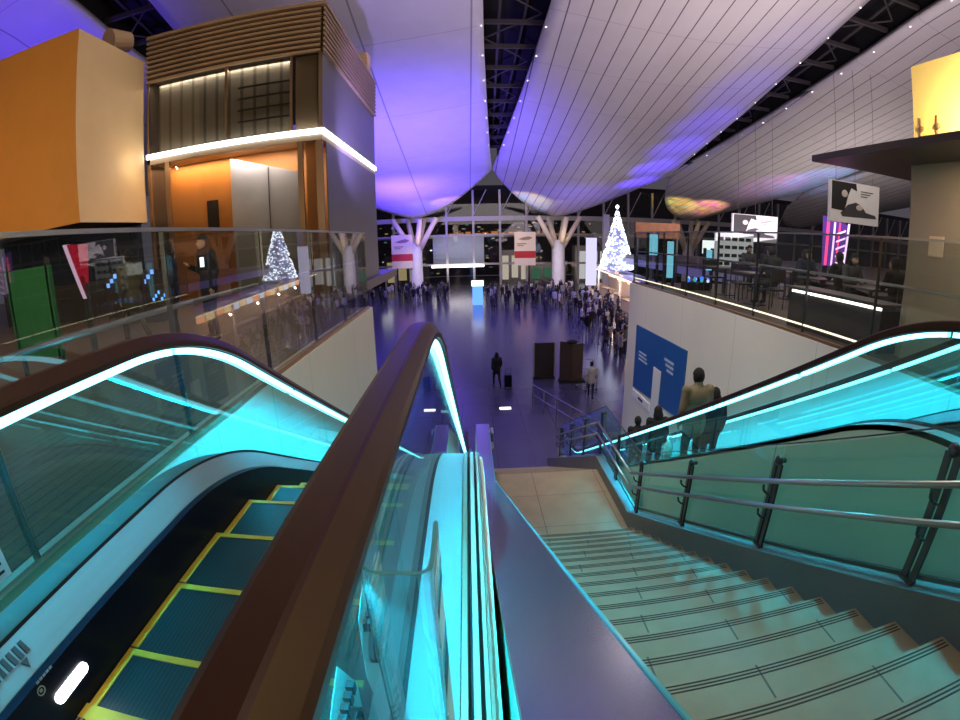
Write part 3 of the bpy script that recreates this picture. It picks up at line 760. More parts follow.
sh = empty('drinks_display', (-7.8, 9.2, 0), 'dark display shelf with small blue lights behind the people on the left', 'display')
MB().box(-8.6, -7.0, 9.2, 9.6, 0, 1.2).build('cabinet', M['darkwood'], sh)
bl = emis('bluebits', (.2, .4, 1), 1.6)
for k in range(12): MB().box(-8.5+.125*k, -8.43+.125*k, 9.16, 9.2, .9+.1*(k % 3), 1.0+.1*(k % 3)).build('blue_light', bl, sh)

# ------------------------------------------------------------------ right upper floor: block with canopy, signs, food court
bk = empty('service_block', (7.4, 2, 0), 'taupe service block with dark canopy and bright yellow upper panel at the right edge', 'kiosk')
MB().box(5.92, 10.5, -2.0, 4.75, 0, 2.62).build('lower_body', M['taupe'], bk)
MB().box(5.96, 10.5, -2.0, 4.74, 2.72, 4.00).build('upper_panel', M['yellowbox'], bk)
MB().box(4.88, 10.8, -2.2, 5.70, 2.62, 2.71).build('canopy', M['canopy'], bk)
MB().box(5.90, 5.92, 4.15, 4.38, 1.42, 1.68).build('notice', M['creamprint'], bk)
for y in (4.35, 4.62):
    MB().tube((5.95, y, 2.98), (5.95, y, 3.25), .016).ell((5.93, y-.03, 3.10), (.03, .045, .045)).build('wall_hook', M['bronze'], bk)
MB().box(5.3, 5.7, 4.9, 5.1, 2.71, 2.80).build('canopy_lamp', M['creamprint'], bk)

def hung_sign(x0, x1, y, z0, z1, label, kind):
    s = empty('hanging_sign', (x0, y, z0), label, 'sign')
    MB().box(x0, x1, y, y+.10, z0, z1).build('panel', mat('poster_white_'+kind, (.70, .69, .72), .5, emit=(.8, .8, .85), es=.08), s)
    w, h = x1-x0, z1-z0
    q = lambda u, v: (x0+u*w, y-.006, z0+v*h)
    # dark photographic area: long-haired silhouette and a reclining shape
    MB().prism([q(*p) for p in ((.02, .30), (.02, .98), (.50, .98), (.52, .80), (.40, .86), (.34, .66), (.30, .42), (.26, .28))], (0, .004, 0)).build('dark_figure', M['ink'], s)
    MB().prism([q(*p) for p in ((.20, .22), (.34, .44), (.50, .52), (.62, .46), (.72, .30), (.92, .26), (.95, .18), (.24, .14))], (0, .003, 0)).build('reclining_shape', mat('sign_grey', (.06, .06, .07), .6), s)
    pm = mat('sign_pale_'+kind, (.62, .58, .58), .6)
    MB().ell(q(.27, .70), (.06*w, .006, .09*h)).build('pale_face_shape', pm, s)
    MB().ell(q(.58, .40), (.07*w, .006, .07*h)).build('pale_arm_shape', pm, s)
    t_ = MB()
    for k in range(3): t_.box(x0+.60*w, x0+(.86-.06*k)*w, y-.006, y, z0+(.80-.06*k)*h, z0+(.82-.06*k)*h)
    t_.build('lettering', M['ink'], s)
    for u in (.12, .5, .88): MB().tube((x0+u*w, y+.05, z1), (x0+u*w, y+.05, z1+(3.0 if kind == 'a' else 4.0)), .005, n=6).build('cable', M['darksteel'], s)
hung_sign(8.95, 10.75, 9.7, 2.12, 3.16, 'white hanging advert board with black-haired figure, below the dark canopy', 'a')
hung_sign(9.9, 12.0, 16.0, 1.50, 2.52, 'white hanging advert board with black figure, farther off above the seated diners', 'b')
ns = empty('led_screen', (10, 10.5, 0), 'glowing pink and violet slanted LED screen below the hanging advert', 'screen')
MB().prism([(9.55, 10.5, .95), (10.35, 10.5, .95), (10.45, 10.5, 2.1), (9.5, 10.5, 2.3)], (0, .08, 0)).build('screen_face', emis('screen_violet', (.16, .06, .40), 1.0), ns)
mb = MB()
for k, (a, b_) in enumerate(((.0, .10), (.30, .36), (.52, .57), (.9, .97))):
    mb.prism([(9.56+.8*a, 10.48, .97), (9.56+.8*b_, 10.48, .97), (9.56+.9*b_+.03, 10.48, 2.15), (9.56+.9*a+.03, 10.48, 2.15)], (0, .02, 0), k % 2)
for k in range(5): mb.prism([(9.95, 10.475, 1.0+.2*k), (10.3, 10.475, 1.12+.2*k), (10.3, 10.475, 1.17+.2*k), (9.95, 10.475, 1.05+.2*k)], (0, .01, 0), 1)
mb.build('neon_stripe', [emis('neon_red', (1, .06, .2), 2.2), emis('neon_pink', (1, .6, .95), 2.0)], ns)
for x in (9.6, 10.2): MB().box(x, x+.1, 10.5, 10.6, 0, .96).build('leg', M['darksteel'], ns)

def totem(x, y, z0, z1, w, label):
    t_ = empty('light_totem', (x, y, 0), label, 'totem')
    MB().box(x-w, x+w, y-w*.5, y+w*.5, z0, z1).build('lit_panel', emis('totem_cyan', (.22, .62, .80), 1.3), t_)
    for a in (x-w-.05, x+w): MB().box(a, a+.05, y-.06, y+.06, 0, z1+.05).build('frame_post', M['blackmatte'], t_)
totem(5.78, 14.0, .9, 1.55, .14, 'cyan lit totem at the far corner of the food court')
totem(6.05, 13.3, .25, 1.35, .11, 'taller cyan lit totem second from the far corner of the food court')
totem(7.0, 12.6, .55, 1.15, .10, 'short cyan lit totem beside the seated diners')
wb = empty('menu_board', (9.2, 15.4, 0), 'white menu board with rows of small dark panels behind the diners', 'board')
MB().box(8.6, 10.2, 15.0, 15.08, .5, 1.75).build('panel', mat('menu_white', (.6, .6, .62), .5, emit=(.8, .85, .9), es=.35), wb)
mb = MB()
for i in range(4):
    for j in range(5): mb.box(8.7+.29*j, 8.92+.29*j, 14.985, 15, .6+.29*i, .72+.29*i)
mb.build('menu_text', M['ink'], wb)
for x in (8.7, 10.1): MB().box(x-.03, x+.03, 15.0, 15.08, 0, .5).build('leg', M['darksteel'], wb)
ws = empty('lit_screen', (8.6, 17, 0), 'small bright white screen between two seated diners', 'screen')
MB().box(8.75, 9.55, 16.2, 16.25, .95, 1.45).build('panel', emis('white_screen', (1, 1, 1), 1.6), ws)
MB().box(9.1, 9.2, 16.2, 16.25, 0, .95).build('stand', M['darksteel'], ws)
ob_ = empty('brick_sign', (7.2, 18.2, 0), 'orange-brown sign board above the far end of the food court', 'sign')
MB().box(6.9, 8.9, 18.6, 18.75, 1.45, 2.1).build('panel', mat('brick_orange', (.38, .16, .07), .6, noise=.5, scale=5), ob_)
for x in (7.0, 8.8): MB().box(x-.04, x+.04, 18.6, 18.75, 0, 1.45).build('leg', M['darksteel'], ob_)
# counter made up to carry the bright line behind the rail
lc = empty('added_bar_counter', (6.0, 5.4, 0), 'added dark bar counter carrying the bright white line just behind the glass railing', 'counter')
MB().box(5.62, 6.1, 4.85, 7.0, 0, .60).build('body', M['darkwood'], lc)
MB().box(5.59, 5.62, 4.85, 6.9, .61, .645).build('light_strip', M['led_white'], lc)
MB().box(5.57, 6.15, 4.80, 7.05, .66, .70).build('top', M['table'], lc)
fl = empty('toy_display', (6.3, 12.9, 0), 'low display of small blue and coloured glowing toys by the far totems', 'display')
MB().box(6.1, 6.85, 12.15, 12.52, 0, .22).build('plinth', M['blackmatte'], fl)
tm = [emis('toy_blue', (.05, .2, 1), 2), emis('toy_white', (.8, .8, 1), 1.5), emis('toy_green', (.1, .7, .4), 1)]
for k in range(14): MB().ell((6.15+.055*k, 12.21+.08*(k % 4), .265+.03*(k % 3)), (.045, .045, .05), n=8, m=6).build('glowing_toy', tm[(0, 0, 1, 0, 2)[k % 5]], fl)

# tables and chairs
def make_table(x, y, lab):
    t_ = empty('dining_table', (x, y, 0), lab, 'table', 'food court tables')
    MB().box(x-.4, x+.4, y-.4, y+.4, .70, .74).build('table_top', M['table'], t_, bevel=.008)
    MB().tube((x, y, .03), (x, y, .70), .04).build('pedestal', M['darksteel'], t_)
    MB().lathe((x, y, 0), [(.28, 0), (.28, .02), (.05, .04)], n=18).build('foot', M['darksteel'], t_)
    return t_
def make_chair(x, y, lab):
    c = empty('dining_chair', (x, y, 0), lab, 'chair', 'food court chairs')
    MB().box(x-.21, x+.21, y-.21, y+.21, .40, .44).build('seat', M['darkwood'], c, bevel=.01)
    MB().box(x-.20, x+.20, y-.23, y-.20, .62, .88).build('backrest', M['darkwood'], c, bevel=.008)
    for sx in (-.19, .19):
        MB().tube((x+sx, y-.215, 0), (x+sx, y-.215, .86), .014).build('leg', M['darksteel'], c)
        MB().tube((x+sx, y+.19, 0), (x+sx, y+.19, .41), .014).build('leg', M['darksteel'], c)
    return c
tb = None; chs = []
tspots = [(7.6, 6.9), (7.8, 8.6), (8.5, 10.6), (8.6, 12.3), (9.5, 13.7), (6.6, 9.5), (6.8, 11.25)]
tl = ['behind the bar counter', 'in front of the hanging advert', 'left of the LED screen', 'in front of the menu board', 'at the far end of the food court', 'just behind the glass railing', 'by the toy display']
for (x, y), l in zip(tspots, tl):
    if tb is None: tb = make_table(x, y, 'dark square dining table '+l)
    else: dup(tb, (x, y, 0), None, 'dark square dining table '+l)
ch = None
for (x, y), l in zip(tspots, tl):
    for d, rz, s_ in ((-.62, 0, 'near side'), (.62, PI, 'far side')):
        lab = 'dark chair, %s of the table %s' % (s_, l)
        if ch is None: ch = make_chair(x, y+d, lab); ch.rotation_euler.z = rz
        else: dup(ch, (x, y+d, 0), rz, lab)

# ------------------------------------------------------------------ people
SK, TP, TRO, SHO, HR = 0, 1, 2, 3, 4
def person_mesh(name, J, voxel=.016):
    """one continuous body: tapered limbs between the joints J, fused by a voxel remesh; colours follow the nearest limb"""
    mb = MB(); segs = []
    def limb(a, b, ra, rb, tg, n=12):
        a, b = Vector(a), Vector(b); mb.tube(a, b, ra, rb, n=n); mb.ell(a, (ra,)*3, n=n, m=8); mb.ell(b, (rb,)*3, n=n, m=8); segs.append((a, b, max(ra, rb), tg))
    def blob(c, r, tg, rot=None):
        mb.ell(c, r, n=16, m=12, rot=rot); segs.append((Vector(c), Vector(c), max(r), tg))
    pel, che, nk, hd = (Vector(J[k]) for k in ('pelvis', 'chest', 'neck', 'head'))
    blob(pel, (.165, .115, .12), TRO); mid = (pel+che)/2
    blob(mid, (.172, .128, .19), TP); blob(che, (.198, .140, .18), TP)
    if J['knl'][2] < .60 and pel.z > .8: blob(pel+Vector((0, 0, -.06)), (.185, .140, .25), TP)
    for s in ('l', 'r'):
        sh_, el_, wr, ha = (Vector(J[k+s]) for k in ('sh', 'el', 'wr', 'ha'))
        limb(che+(sh_-che)*.6, sh_, .085, .078, TP); limb(sh_, el_, .070, .058, TP); limb(el_, wr, .056, .044, TP)
        d = (ha-wr).normalized(); side = d.orthogonal().normalized() if abs(d.z) < .5 else Vector((0, 1, 0))
        side = (side - d*side.dot(d)).normalized(); nrm = d.cross(side)
        limb(wr, wr+d*.03, .026, .026, SK); palm = wr+d*.06
        for k in range(4):
            b0 = palm+side*(.030-.02*k); L = (.075, .085, .078, .060)[k]
            limb(wr+d*.03+side*(.014-.009*k), b0+d*.02, .013, .012, SK, n=8)
            k1 = b0+d*(.02+L*.5)+nrm*.008; limb(b0+d*.02, k1, .0105, .0095, SK, n=8); limb(k1, k1+d*L*.42+nrm*.022, .0095, .008, SK, n=8)
        limb(wr+d*.02+side*.02, wr+d*.06+side*.055+nrm*.012, .013, .011, SK, n=8); limb(wr+d*.06+side*.055+nrm*.012, wr+d*.095+side*.06+nrm*.02, .011, .009, SK, n=8)
        hp, kn, an, to = (Vector(J[k+s]) for k in ('hp', 'kn', 'an', 'to'))
        limb(hp, kn, .092, .062, TRO); limb(kn, an, .060, .043, TRO); limb(an+Vector((0, 0, -.02)), to, .046, .036, SHO)
    limb(che+Vector((0, 0, .10)), nk, .088, .066, TP); limb(nk, hd-Vector((0, 0, .05)), .052, .05, SK)
    blob(hd, (.076, .092, .112), SK); blob(hd+Vector((0, .05, -.055)), (.052, .05, .055), SK)
    limb(hd+Vector((0, .085, .0)), hd+Vector((0, .108, -.03)), .010, .015, SK, n=8)
    for s in (-1, 1): blob(hd+Vector((s*.078, -.005, -.01)), (.012, .022, .034), SK)
    blob(hd+Vector((0, .090, -.065)), (.024, .010, .008), SK)
    me = bpy.data.meshes.new('tmp'); me.from_pydata([tuple(v) for v in mb.v], [], mb.f)
    ob = bpy.data.objects.new('tmp', me); C.objects.link(ob)
    bm = bmesh.new(); bm.from_mesh(me); bmesh.ops.remove_doubles(bm, verts=bm.verts, dist=1e-5); bmesh.ops.recalc_face_normals(bm, faces=bm.faces); bm.to_mesh(me); bm.free()
    r = ob.modifiers.new('r', 'REMESH'); r.mode = 'VOXEL'; r.voxel_size = voxel
    sm = ob.modifiers.new('s', 'SMOOTH'); sm.factor = .5; sm.iterations = 2
    dg = bpy.context.evaluated_depsgraph_get()
    out = bpy.data.meshes.new_from_object(ob.evaluated_get(dg)); out.name = name
    bpy.data.objects.remove(ob)
    out.materials.clear()
    for k in range(4): out.materials.append(M['white'])
    def dist(p, a, b):
        ab = b-a; L2 = ab.length_squared
        t = 0 if L2 == 0 else max(0, min(1, (p-a).dot(ab)/L2)); return (p-(a+ab*t)).length
    mi = []
    for p in out.polygons:
        c = p.center; best = min(segs, key=lambda s: dist(c, s[0], s[1])/s[2]); mi.append(best[3])
    out.polygons.foreach_set('material_index', mi); out.polygons.foreach_set('use_smooth', [True]*len(mi)); out.update()
    return out, hd
def hair_mesh(hd, long=False):
    mb = MB(); n, m = 18, 12; vs = []; fs = []
    for j in range(m+1):
        th = PI*j/m
        for k in range(n):
            ph = 2*PI*k/n; x, y, z = math.sin(th)*math.cos(ph), math.sin(th)*math.sin(ph), math.cos(th)
            lim = -.15 if y > .35 else (-.75 if not long else -1)
            z2 = max(z, lim if y < .2 else .25)
            s = Vector((x*.088, y*.102-.006, z2*.124))
            if long and z < -.2 and y < .1: s = Vector((x*.10+(.02 if x > 0 else -.02), min(y, .2)*.10-.03, -.03+z*.22))
            vs.append(Vector(hd)+s+Vector((0, -.004, .008)))
    for j in range(m):
        for k in range(n): fs.append((j*n+k, (j+1)*n+k, (j+1)*n+(k+1) % n, j*n+(k+1) % n))
    return mb.add(vs, fs)
def pose(**kw):
    J = dict(pelvis=(0, 0, .95), chest=(0, 0, 1.30), neck=(0, -.005, 1.49), head=(0, .02, 1.60))
    for s, q in (('l', -1), ('r', 1)):
        J['sh'+s] = (q*.185, 0, 1.40); J['el'+s] = (q*.235, -.03, 1.12); J['wr'+s] = (q*.235, .04, .88); J['ha'+s] = (q*.23, .06, .80)
        J['hp'+s] = (q*.09, 0, .90); J['kn'+s] = (q*.10, .02, .49); J['an'+s] = (q*.105, -.02, .09); J['to'+s] = (q*.12, .12, .038)
    J.update(kw); return J
POSES = {
 'stand': pose(),
 'phone': pose(elr=(.22, .0, 1.12), wrr=(.12, .24, 1.22), har=(.08, .30, 1.26), head=(0, .04, 1.59)),
 'walk': pose(knl=(-.10, .20, .52), anl=(-.10, .24, .10), tol=(-.11, .38, .06), knr=(.10, -.02, .50), anr=(.10, -.30, .16), tor=(.11, -.18, .05), ell=(-.24, -.10, 1.13), wrl=(-.24, -.02, .90), hal=(-.24, .02, .83), elr=(.24, .04, 1.13), wrr=(.23, .18, .94), har=(.22, .24, .88)),
 'rail': pose(ell=(-.30, .08, 1.14), wrl=(-.32, .30, 1.06), hal=(-.33, .38, 1.05), head=(.0, .03, 1.59)),
 'sit': pose(pelvis=(0, 0, .55), chest=(0, .03, .92), neck=(0, .05, 1.10), head=(0, .10, 1.20), shl=(-.185, .04, 1.01), shr=(.185, .04, 1.01), ell=(-.23, .12, .76), elr=(.23, .12, .76), wrl=(-.14, .34, .79), wrr=(.14, .34, .79), hal=(-.10, .40, .79), har=(.10, .40, .79),
             hpl=(-.10, .02, .53), hpr=(.10, .02, .53), knl=(-.11, .42, .51), knr=(.11, .42, .51), anl=(-.11, .40, .10), anr=(.11, .40, .10), tol=(-.12, .54, .04), tor=(.12, .54, .04)),
}
skin = mat('skin', (.55, .34, .24), .5, noise=.06); skin2 = mat('skin_deep', (.45, .27, .18), .5, noise=.06)
hairm = [mat('black_hair', (.010, .008, .008), .8), mat('brown_hair', (.035, .018, .010), .45)]
COLS = {k: mat('cloth_'+k, c, .85, noise=.15, scale=12) for k, c in dict(black=(.012, .012, .014), navy=(.015, .02, .05), grey=(.07, .07, .075), beige=(.24, .19, .12), white=(.62, .60, .58), brown=(.07, .04, .025), red=(.25, .03, .03), pale=(.38, .36, .36), olive=(.10, .09, .05)).items()}
TEMPL = {}
def person(ps, loc, rz, top, bot, label, group=None, long=False, scale=1.0, hm=0):
    key = (ps, long)
    if ps not in TEMPL:
        me, hd = person_mesh('person_'+ps, POSES[ps]); TEMPL[ps] = (me, hd)
    me, hd = TEMPL[ps]
    if key not in TEMPL.setdefault('hair', {}):
        h = hair_mesh(hd, long).build('hair', hairm[0], smooth=True); TEMPL['hair'][key] = h.data; bpy.data.objects.remove(h)
        e = MB()
        for s in (-1, 1): e.ell(Vector(hd)+Vector((s*.031, .083, .006)), (.012, .008, .007), n=8, m=6)
        eo = e.build('eyes', M['eye'], smooth=True); TEMPL.setdefault('eyes', {})[key] = eo.data; bpy.data.objects.remove(eo)
    o = bpy.data.objects.new('person', me); C.objects.link(o)
    o.location = loc; o.rotation_euler = (0, 0, rz); o.scale = (scale,)*3
    for i, m in enumerate((skin, COLS[top], COLS[bot], COLS['black'])):
        o.material_slots[i].link = 'OBJECT'; o.material_slots[i].material = m
    h = bpy.data.objects.new('hair', TEMPL['hair'][key]); C.objects.link(h); h.parent = o
    if hm: h.material_slots[0].link = 'OBJECT'; h.material_slots[0].material = hairm[hm]
    if group is None:
        e = bpy.data.objects.new('eyes', TEMPL['eyes'][key]); C.objects.link(e); e.parent = o
    return tag(o, label, 'person', group)

def stepz(y):   # level of the escalator step under y
    k = math.floor((y-.60)/.40); return -drop(.60+.4*k+.2)
def on_step(k): y = .60+.4*k; return y+.2, -drop(y+.2)
EX2 = EX+4.435
for k, x, ps, top, bot, lab, lg, sc in ((13, EX2-.27, 'phone', 'beige', 'black', 'person in a beige jacket riding the far escalator, seen from behind before the white wall', False, 1.03),
        (14, EX2+.29, 'stand', 'black', 'black', 'person in dark clothes riding the far escalator just right of the beige jacket', True, .90),
        (18, EX2+.02, 'stand', 'black', 'navy', 'dark-clothed person riding the far escalator below the blue poster', True, .92),
        (21, EX2+.1, 'phone', 'black', 'black', 'dark-haired person lowest on the far escalator, at the end of the white wall', False, .92)):
    y, z = on_step(k); person(ps, (x, y, z), 0, top, bot, lab, None, lg, sc)
# people behind the left railing
person('phone', (-4.15, 6.8, 0), 2.6, 'black', 'black', 'tall person in black holding a bright phone behind the left railing', None)
person('stand', (-4.70, 6.55, 0), 2.2, 'navy', 'black', 'person in navy with a blue-lit bag between two others behind the left railing', None, True, .97)
person('walk', (-5.40, 6.4, 0), 1.2, 'olive', 'brown', 'person in an olive coat near the red sign behind the left railing', None, False, .93)
ph = tag(MB().box(-4.10, -4.03, 6.53, 6.54, 1.20, 1.35).build('phone_screen', emis('phone_lit', (.9, .95, 1), 2.5)), 'bright phone screen held by the tall person in black', 'phone')
bg = empty('shoulder_bag', (-4.62, 6.2, .85), 'dark bag with small blue lights beside the person in navy', 'bag')
MB().box(-4.78, -4.48, 6.10, 6.24, .72, 1.02).build('bag_body', M['darkwood'], bg, bevel=.02)
bl = emis('bag_blue', (.1, .35, 1), 2.5)
for k in range(5): MB().box(-4.75+.055*k, -4.72+.055*k, 6.09, 6.10, .78+.05*(k % 3), .83+.05*(k % 3)).build('blue_light', bl, bg)
# seated diners
for i, (ti, d, top, lab, lg) in enumerate(((0, -.62, 'black', 'diner in black seated at the table behind the bar counter', False), (1, -.62, 'black', 'diner in black seated below the hanging advert', False),
        (1, .62, 'navy', 'diner facing the camera across the table below the hanging advert', True), (2, -.62, 'black', 'diner seated left of the LED screen', True), (3, -.62, 'black', 'broad diner in black in front of the menu board', False),
        (3, .62, 'grey', 'diner on the far side of the table in front of the menu board', False), (4, -.62, 'navy', 'diner at the far end of the food court beside the white screen', True), (5, -.62, 'black', 'diner at the table just behind the right glass railing', False), (0, .62, 'grey', 'diner on the far side of the table behind the bar counter', True))):
    x, y = tspots[ti]
    person('sit', (x, y+d, .035), 0 if d < 0 else PI, top, 'black', lab, None, lg)
# hall floor: individuals that stand apart
person('walk', (1.25, 21.4, -H), .2, 'black', 'black', 'person in black walking alone across the open hall floor', None, True)
person('walk', (5.35, 19.3, -H), -.3, 'white', 'navy', 'person in white bending along beside the luggage trolley', None)
person('stand', (-1.55, 24.5, -H), .3, 'black', 'navy', 'dark person half hidden behind the glowing middle handrail light', None)
cs = empty('suitcase', (1.75, 21.2, -H), 'dark upright suitcase at the side of the lone walking person', 'suitcase')
MB().box(1.58, 1.95, 21.05, 21.30, -H+.06, -H+.66).build('shell', M['black'], cs, bevel=.03)
MB().pipe([(1.65, 21.1, -H+.66), (1.65, 21.1, -H+.98), (1.88, 21.1, -H+.98), (1.88, 21.1, -H+.66)], .012).build('handle', M['darksteel'], cs)
for sx in (1.62, 1.91):
    for sy in (21.09, 21.26): MB().tube((sx-.015, sy, -H+.03), (sx+.015, sy, -H+.03), .03).build('wheel', M['blackmatte'], cs)
# crowd
taken = [(7.6+1.1*j+.25*k, 30+2.0*k) for j in range(3) for k in range(7)]
def free(x, y, r=.64):
    for a, b in taken:
        if abs(a-x) < r and abs(b-y) < r: return False
    taken.append((x, y)); return True
zones = [(46, -11.5, -2.5, 52, 64, 'dark-clothed traveller in the crowd around the left tree column', 'crowd by the left column'),
         (20, 2.0, 6.5, 44, 60, 'traveller in the loose crowd just right of the blue totem', 'crowd right of the totem'),
         (70, 6.5, 15.0, 42, 62, 'traveller in the dense crowd before the right tree column', 'crowd by the right column'),
         (44, 8.6, 12.8, 26, 42, 'traveller queuing beside the warm-lit check-in counters', 'queue at the counters')]
for n, x0, x1, y0, y1, lab, grp in zones:
    c = 0; tries = 0
    while c < n and tries < 4000:
        tries += 1
        x, y = random.uniform(x0, x1), random.uniform(y0, y1)
        if grp.startswith('queue') and x > 8.4+.16*(y-24)+2.4: continue
        if math.hypot(x+7.45, y-67) < 1.6 or math.hypot(x-13.1, y-67) < 1.6 or abs(x-12) < .9 and abs(y-45) < .6: continue
        if not free(x, y): continue
        col = random.choice(['black', 'black', 'navy', 'grey', 'brown', 'pale', 'white', 'black', 'beige'] if grp.startswith(('queue', 'crowd by the right')) else ['black', 'black', 'navy', 'grey', 'pale'])
        person(random.choice(['stand', 'phone', 'walk', 'stand']), (x, y, -H), random.uniform(0, 6.28), col, random.choice(['black', 'navy', 'grey']), lab, grp, random.random() < .4, random.uniform(.93, 1.05))
        c += 1
# queue barrier posts
qp = None; k_ = 0
for j in range(3):
    for k in range(7):
        x, y = 7.6+1.1*j+.25*k, 30+2.0*k
        lab = 'chrome belt barrier post in the queue lanes before the check-in counters'
        if qp is None:
            qp = empty('queue_post', (x, y, -H), lab, 'queue post', 'queue lane posts')
            MB().lathe((x, y, -H), [(.17, 0), (.17, .02), (.03, .05)], n=14).build('base', M['darksteel'], qp)
            MB().tube((x, y, -H+.04), (x, y, -H+.95), .03).build('pole', M['steel'], qp)
        else: dup(qp, (x, y, -H))

# hand-sanitiser bottle on the deck of the far escalator
bt = empty('pump_bottle', (2.92, 5.9, -1.85), 'pale teal pump bottle standing on the cladding edge of the far escalator', 'bottle')
zb = .326-drop(5.82)
MB().lathe((2.908, 5.9, zb), [(.055, 0), (.062, .03), (.062, .19), (.03, .24), (.022, .27)], n=16).build('bottle_body', M['bottle'], bt, smooth=True)
MB().tube((2.908, 5.9, zb+.26), (2.908, 5.9, zb+.31), .012).box(2.88, 2.95, 5.885, 5.915, zb+.31, zb+.33).build('pump', M['white'], bt)

# ------------------------------------------------------------------ lights
def area(name, loc, size, power, col, target=None, spread=None, shape='RECTANGLE', sy=None):
    d = bpy.data.lights.new(name, 'AREA'); d.energy = power; d.color = col; d.shape = shape; d.size = size; d.size_y = sy or size
    if spread: d.spread = spread
    o = bpy.data.objects.new(name, d); C.objects.link(o); o.location = loc
    if target: o.rotation_euler = (Vector(target)-Vector(loc)).to_track_quat('-Z', 'Y').to_euler()
    return o
def spot(name, loc, target, power, col, ang, blend=.6, rad=.3):
    d = bpy.data.lights.new(name, 'SPOT'); d.energy = power; d.color = col; d.spot_size = math.radians(ang); d.spot_blend = blend; d.shadow_soft_size = rad
    o = bpy.data.objects.new(name, d); C.objects.link(o); o.location = loc
    o.rotation_euler = (Vector(target)-Vector(loc)).to_track_quat('-Z', 'Y').to_euler(); return o
def point(name, loc, power, col, rad=.3):
    d = bpy.data.lights.new(name, 'POINT'); d.energy = power; d.color = col; d.shadow_soft_size = rad
    o = bpy.data.objects.new(name, d); C.objects.link(o); o.location = loc; return o
VIO = (.11, .05, 1.0)
spot('violet_uplight', (-7.45, 49, -.5), (-7.2, 57, 8), 22000, VIO, 110, 1, .1)
spot('violet_uplight', (-5.5, 34, -5.0), (-6.0, 42, 11), 34000, (.15, .09, 1.0), 110, 1, .1)
for y, pw in ((20, 1000), (26, 2000), (32, 3200), (38, 4200), (44, 4800), (50, 5000)):
    spot('violet_uplight', (19.4, y, 1.0), (20.0, y+4, 11), pw, VIO, 48, 1, .1)
spot('violet_uplight', (-2.4, 13.5, 3.0), (-4.5, 26, 13), 2600, (.36, .28, 1.0), 95, 1, .05)
spot('violet_uplight', (14.5, 34, -2.5), (15.5, 38, 11), 3000, (.2, .12, 1), 80, 1, .1)
spot('violet_uplight', (13.1, 50, -4.0), (13.3, 60, 8), 3500, VIO, 80, 1, .1)
spot('violet_uplight', (-22, 18, 3.0), (-24, 18, 16), 5000, VIO, 110, 1, .1)
for cx in (-7.45, 13.1):
    spot('column_warm_uplight', (cx+1.5, 63.0, -1.0), (cx, 67, 3.5), 450, (1, .78, .5), 40, 1, .1)
    spot('column_wash', (cx, 56.0, 3.0), (cx, 67, -2.5), 1500, (.85, .78, 1), 32, 1, .1)
def prism(loc, target, power, ang, c1, c2, c3, seed):
    o = spot('prism_projector', loc, target, power, (1, 1, 1), ang, .8, .05)
    L = o.data; L.use_nodes = True; nt = L.node_tree; em = nt.nodes['Emission']
    tc = nt.nodes.new('ShaderNodeTexCoord'); mp = nt.nodes.new('ShaderNodeMapping'); mp.inputs['Scale'].default_value = (4, 26, 12); mp.inputs['Location'].default_value = (seed, seed*2, 0); mp.inputs['Rotation'].default_value = (0, 0, .5)
    nz = nt.nodes.new('ShaderNodeTexNoise'); nz.inputs['Scale'].default_value = 1.6; nz.inputs['Detail'].default_value = 3
    cr = nt.nodes.new('ShaderNodeValToRGB'); e = cr.color_ramp.elements
    e[0].position = .36; e[0].color = (*c1, 1); e[1].position = .64; e[1].color = (*c3, 1)
    for p, c in ((.44, (0, 0, 0)), (.50, c2), (.57, (.05, .05, .1))): q = e.new(p); q.color = (*c, 1)
    nt.links.new(tc.outputs['Normal'], mp.inputs[0]); nt.links.new(mp.outputs[0], nz.inputs['Vector']); nt.links.new(nz.outputs[0], cr.inputs[0]); nt.links.new(cr.outputs[0], em.inputs[0])
PK, YE, CN = (1, .12, .5), (1, .62, .08), (.02, .5, 1)
prism((-4.0, 50, -2), (-2.6, 62, 6.4), 9000, 22, PK, (1, .5, .5), (.5, .2, 1), 1)
prism((7.5, 50, -2), (7.6, 61, 5.6), 18000, 34, CN, YE, CN, 2)
prism((27, 48, -1), (28.6, 60, 5.6), 20000, 26, YE, YE, (.4, .8, .2), 3)
prism((30, 48, -1), (32.6, 59, 6.3), 20000, 28, PK, YE, PK, 4)
prism((36, 34, 0), (39, 44, 8.5), 20000, 46, CN, (.1, .15, 1), CN, 5)
prism((34, 34, 0), (35.0, 46, 7.4), 14000, 34, PK, (.4, .2, 1), PK, 6)
# violet area lamp added above the hall, standing in for light off the ceiling
area('hall_violet_fill', (3, 36, 9.0), 14, 2300, (.07, .07, 1.0), (2, 35, -H), spread=math.radians(110), sy=34)
area('far_shell_fill', (36, 36, 3.0), 14, 800, (1, .86, .84), (36, 40, 14), sy=20)  # uplight added to lift the dim ceiling shell over the food court
# unseen area lamps added to brighten the shop fronts, hall end and stairs
area('shop_row_fill', (-1.5, 72.6, 0), 9, 190, (.85, .88, 1), (-1.5, 80, 0), sy=4)
area('shop_row_fill', (13, 72.6, -2), 16, 500, (1, .85, .65), (13, 80, -2), sy=5)
area('hall_fill', (3, 58, 6.0), 20, 1700, (1, .88, .82), (3, 62, -H), sy=10)
area('stairs_fill', (2.2, 4.5, 13.5), 5, 420, (1, .84, .62), (1.6, 4, -2))
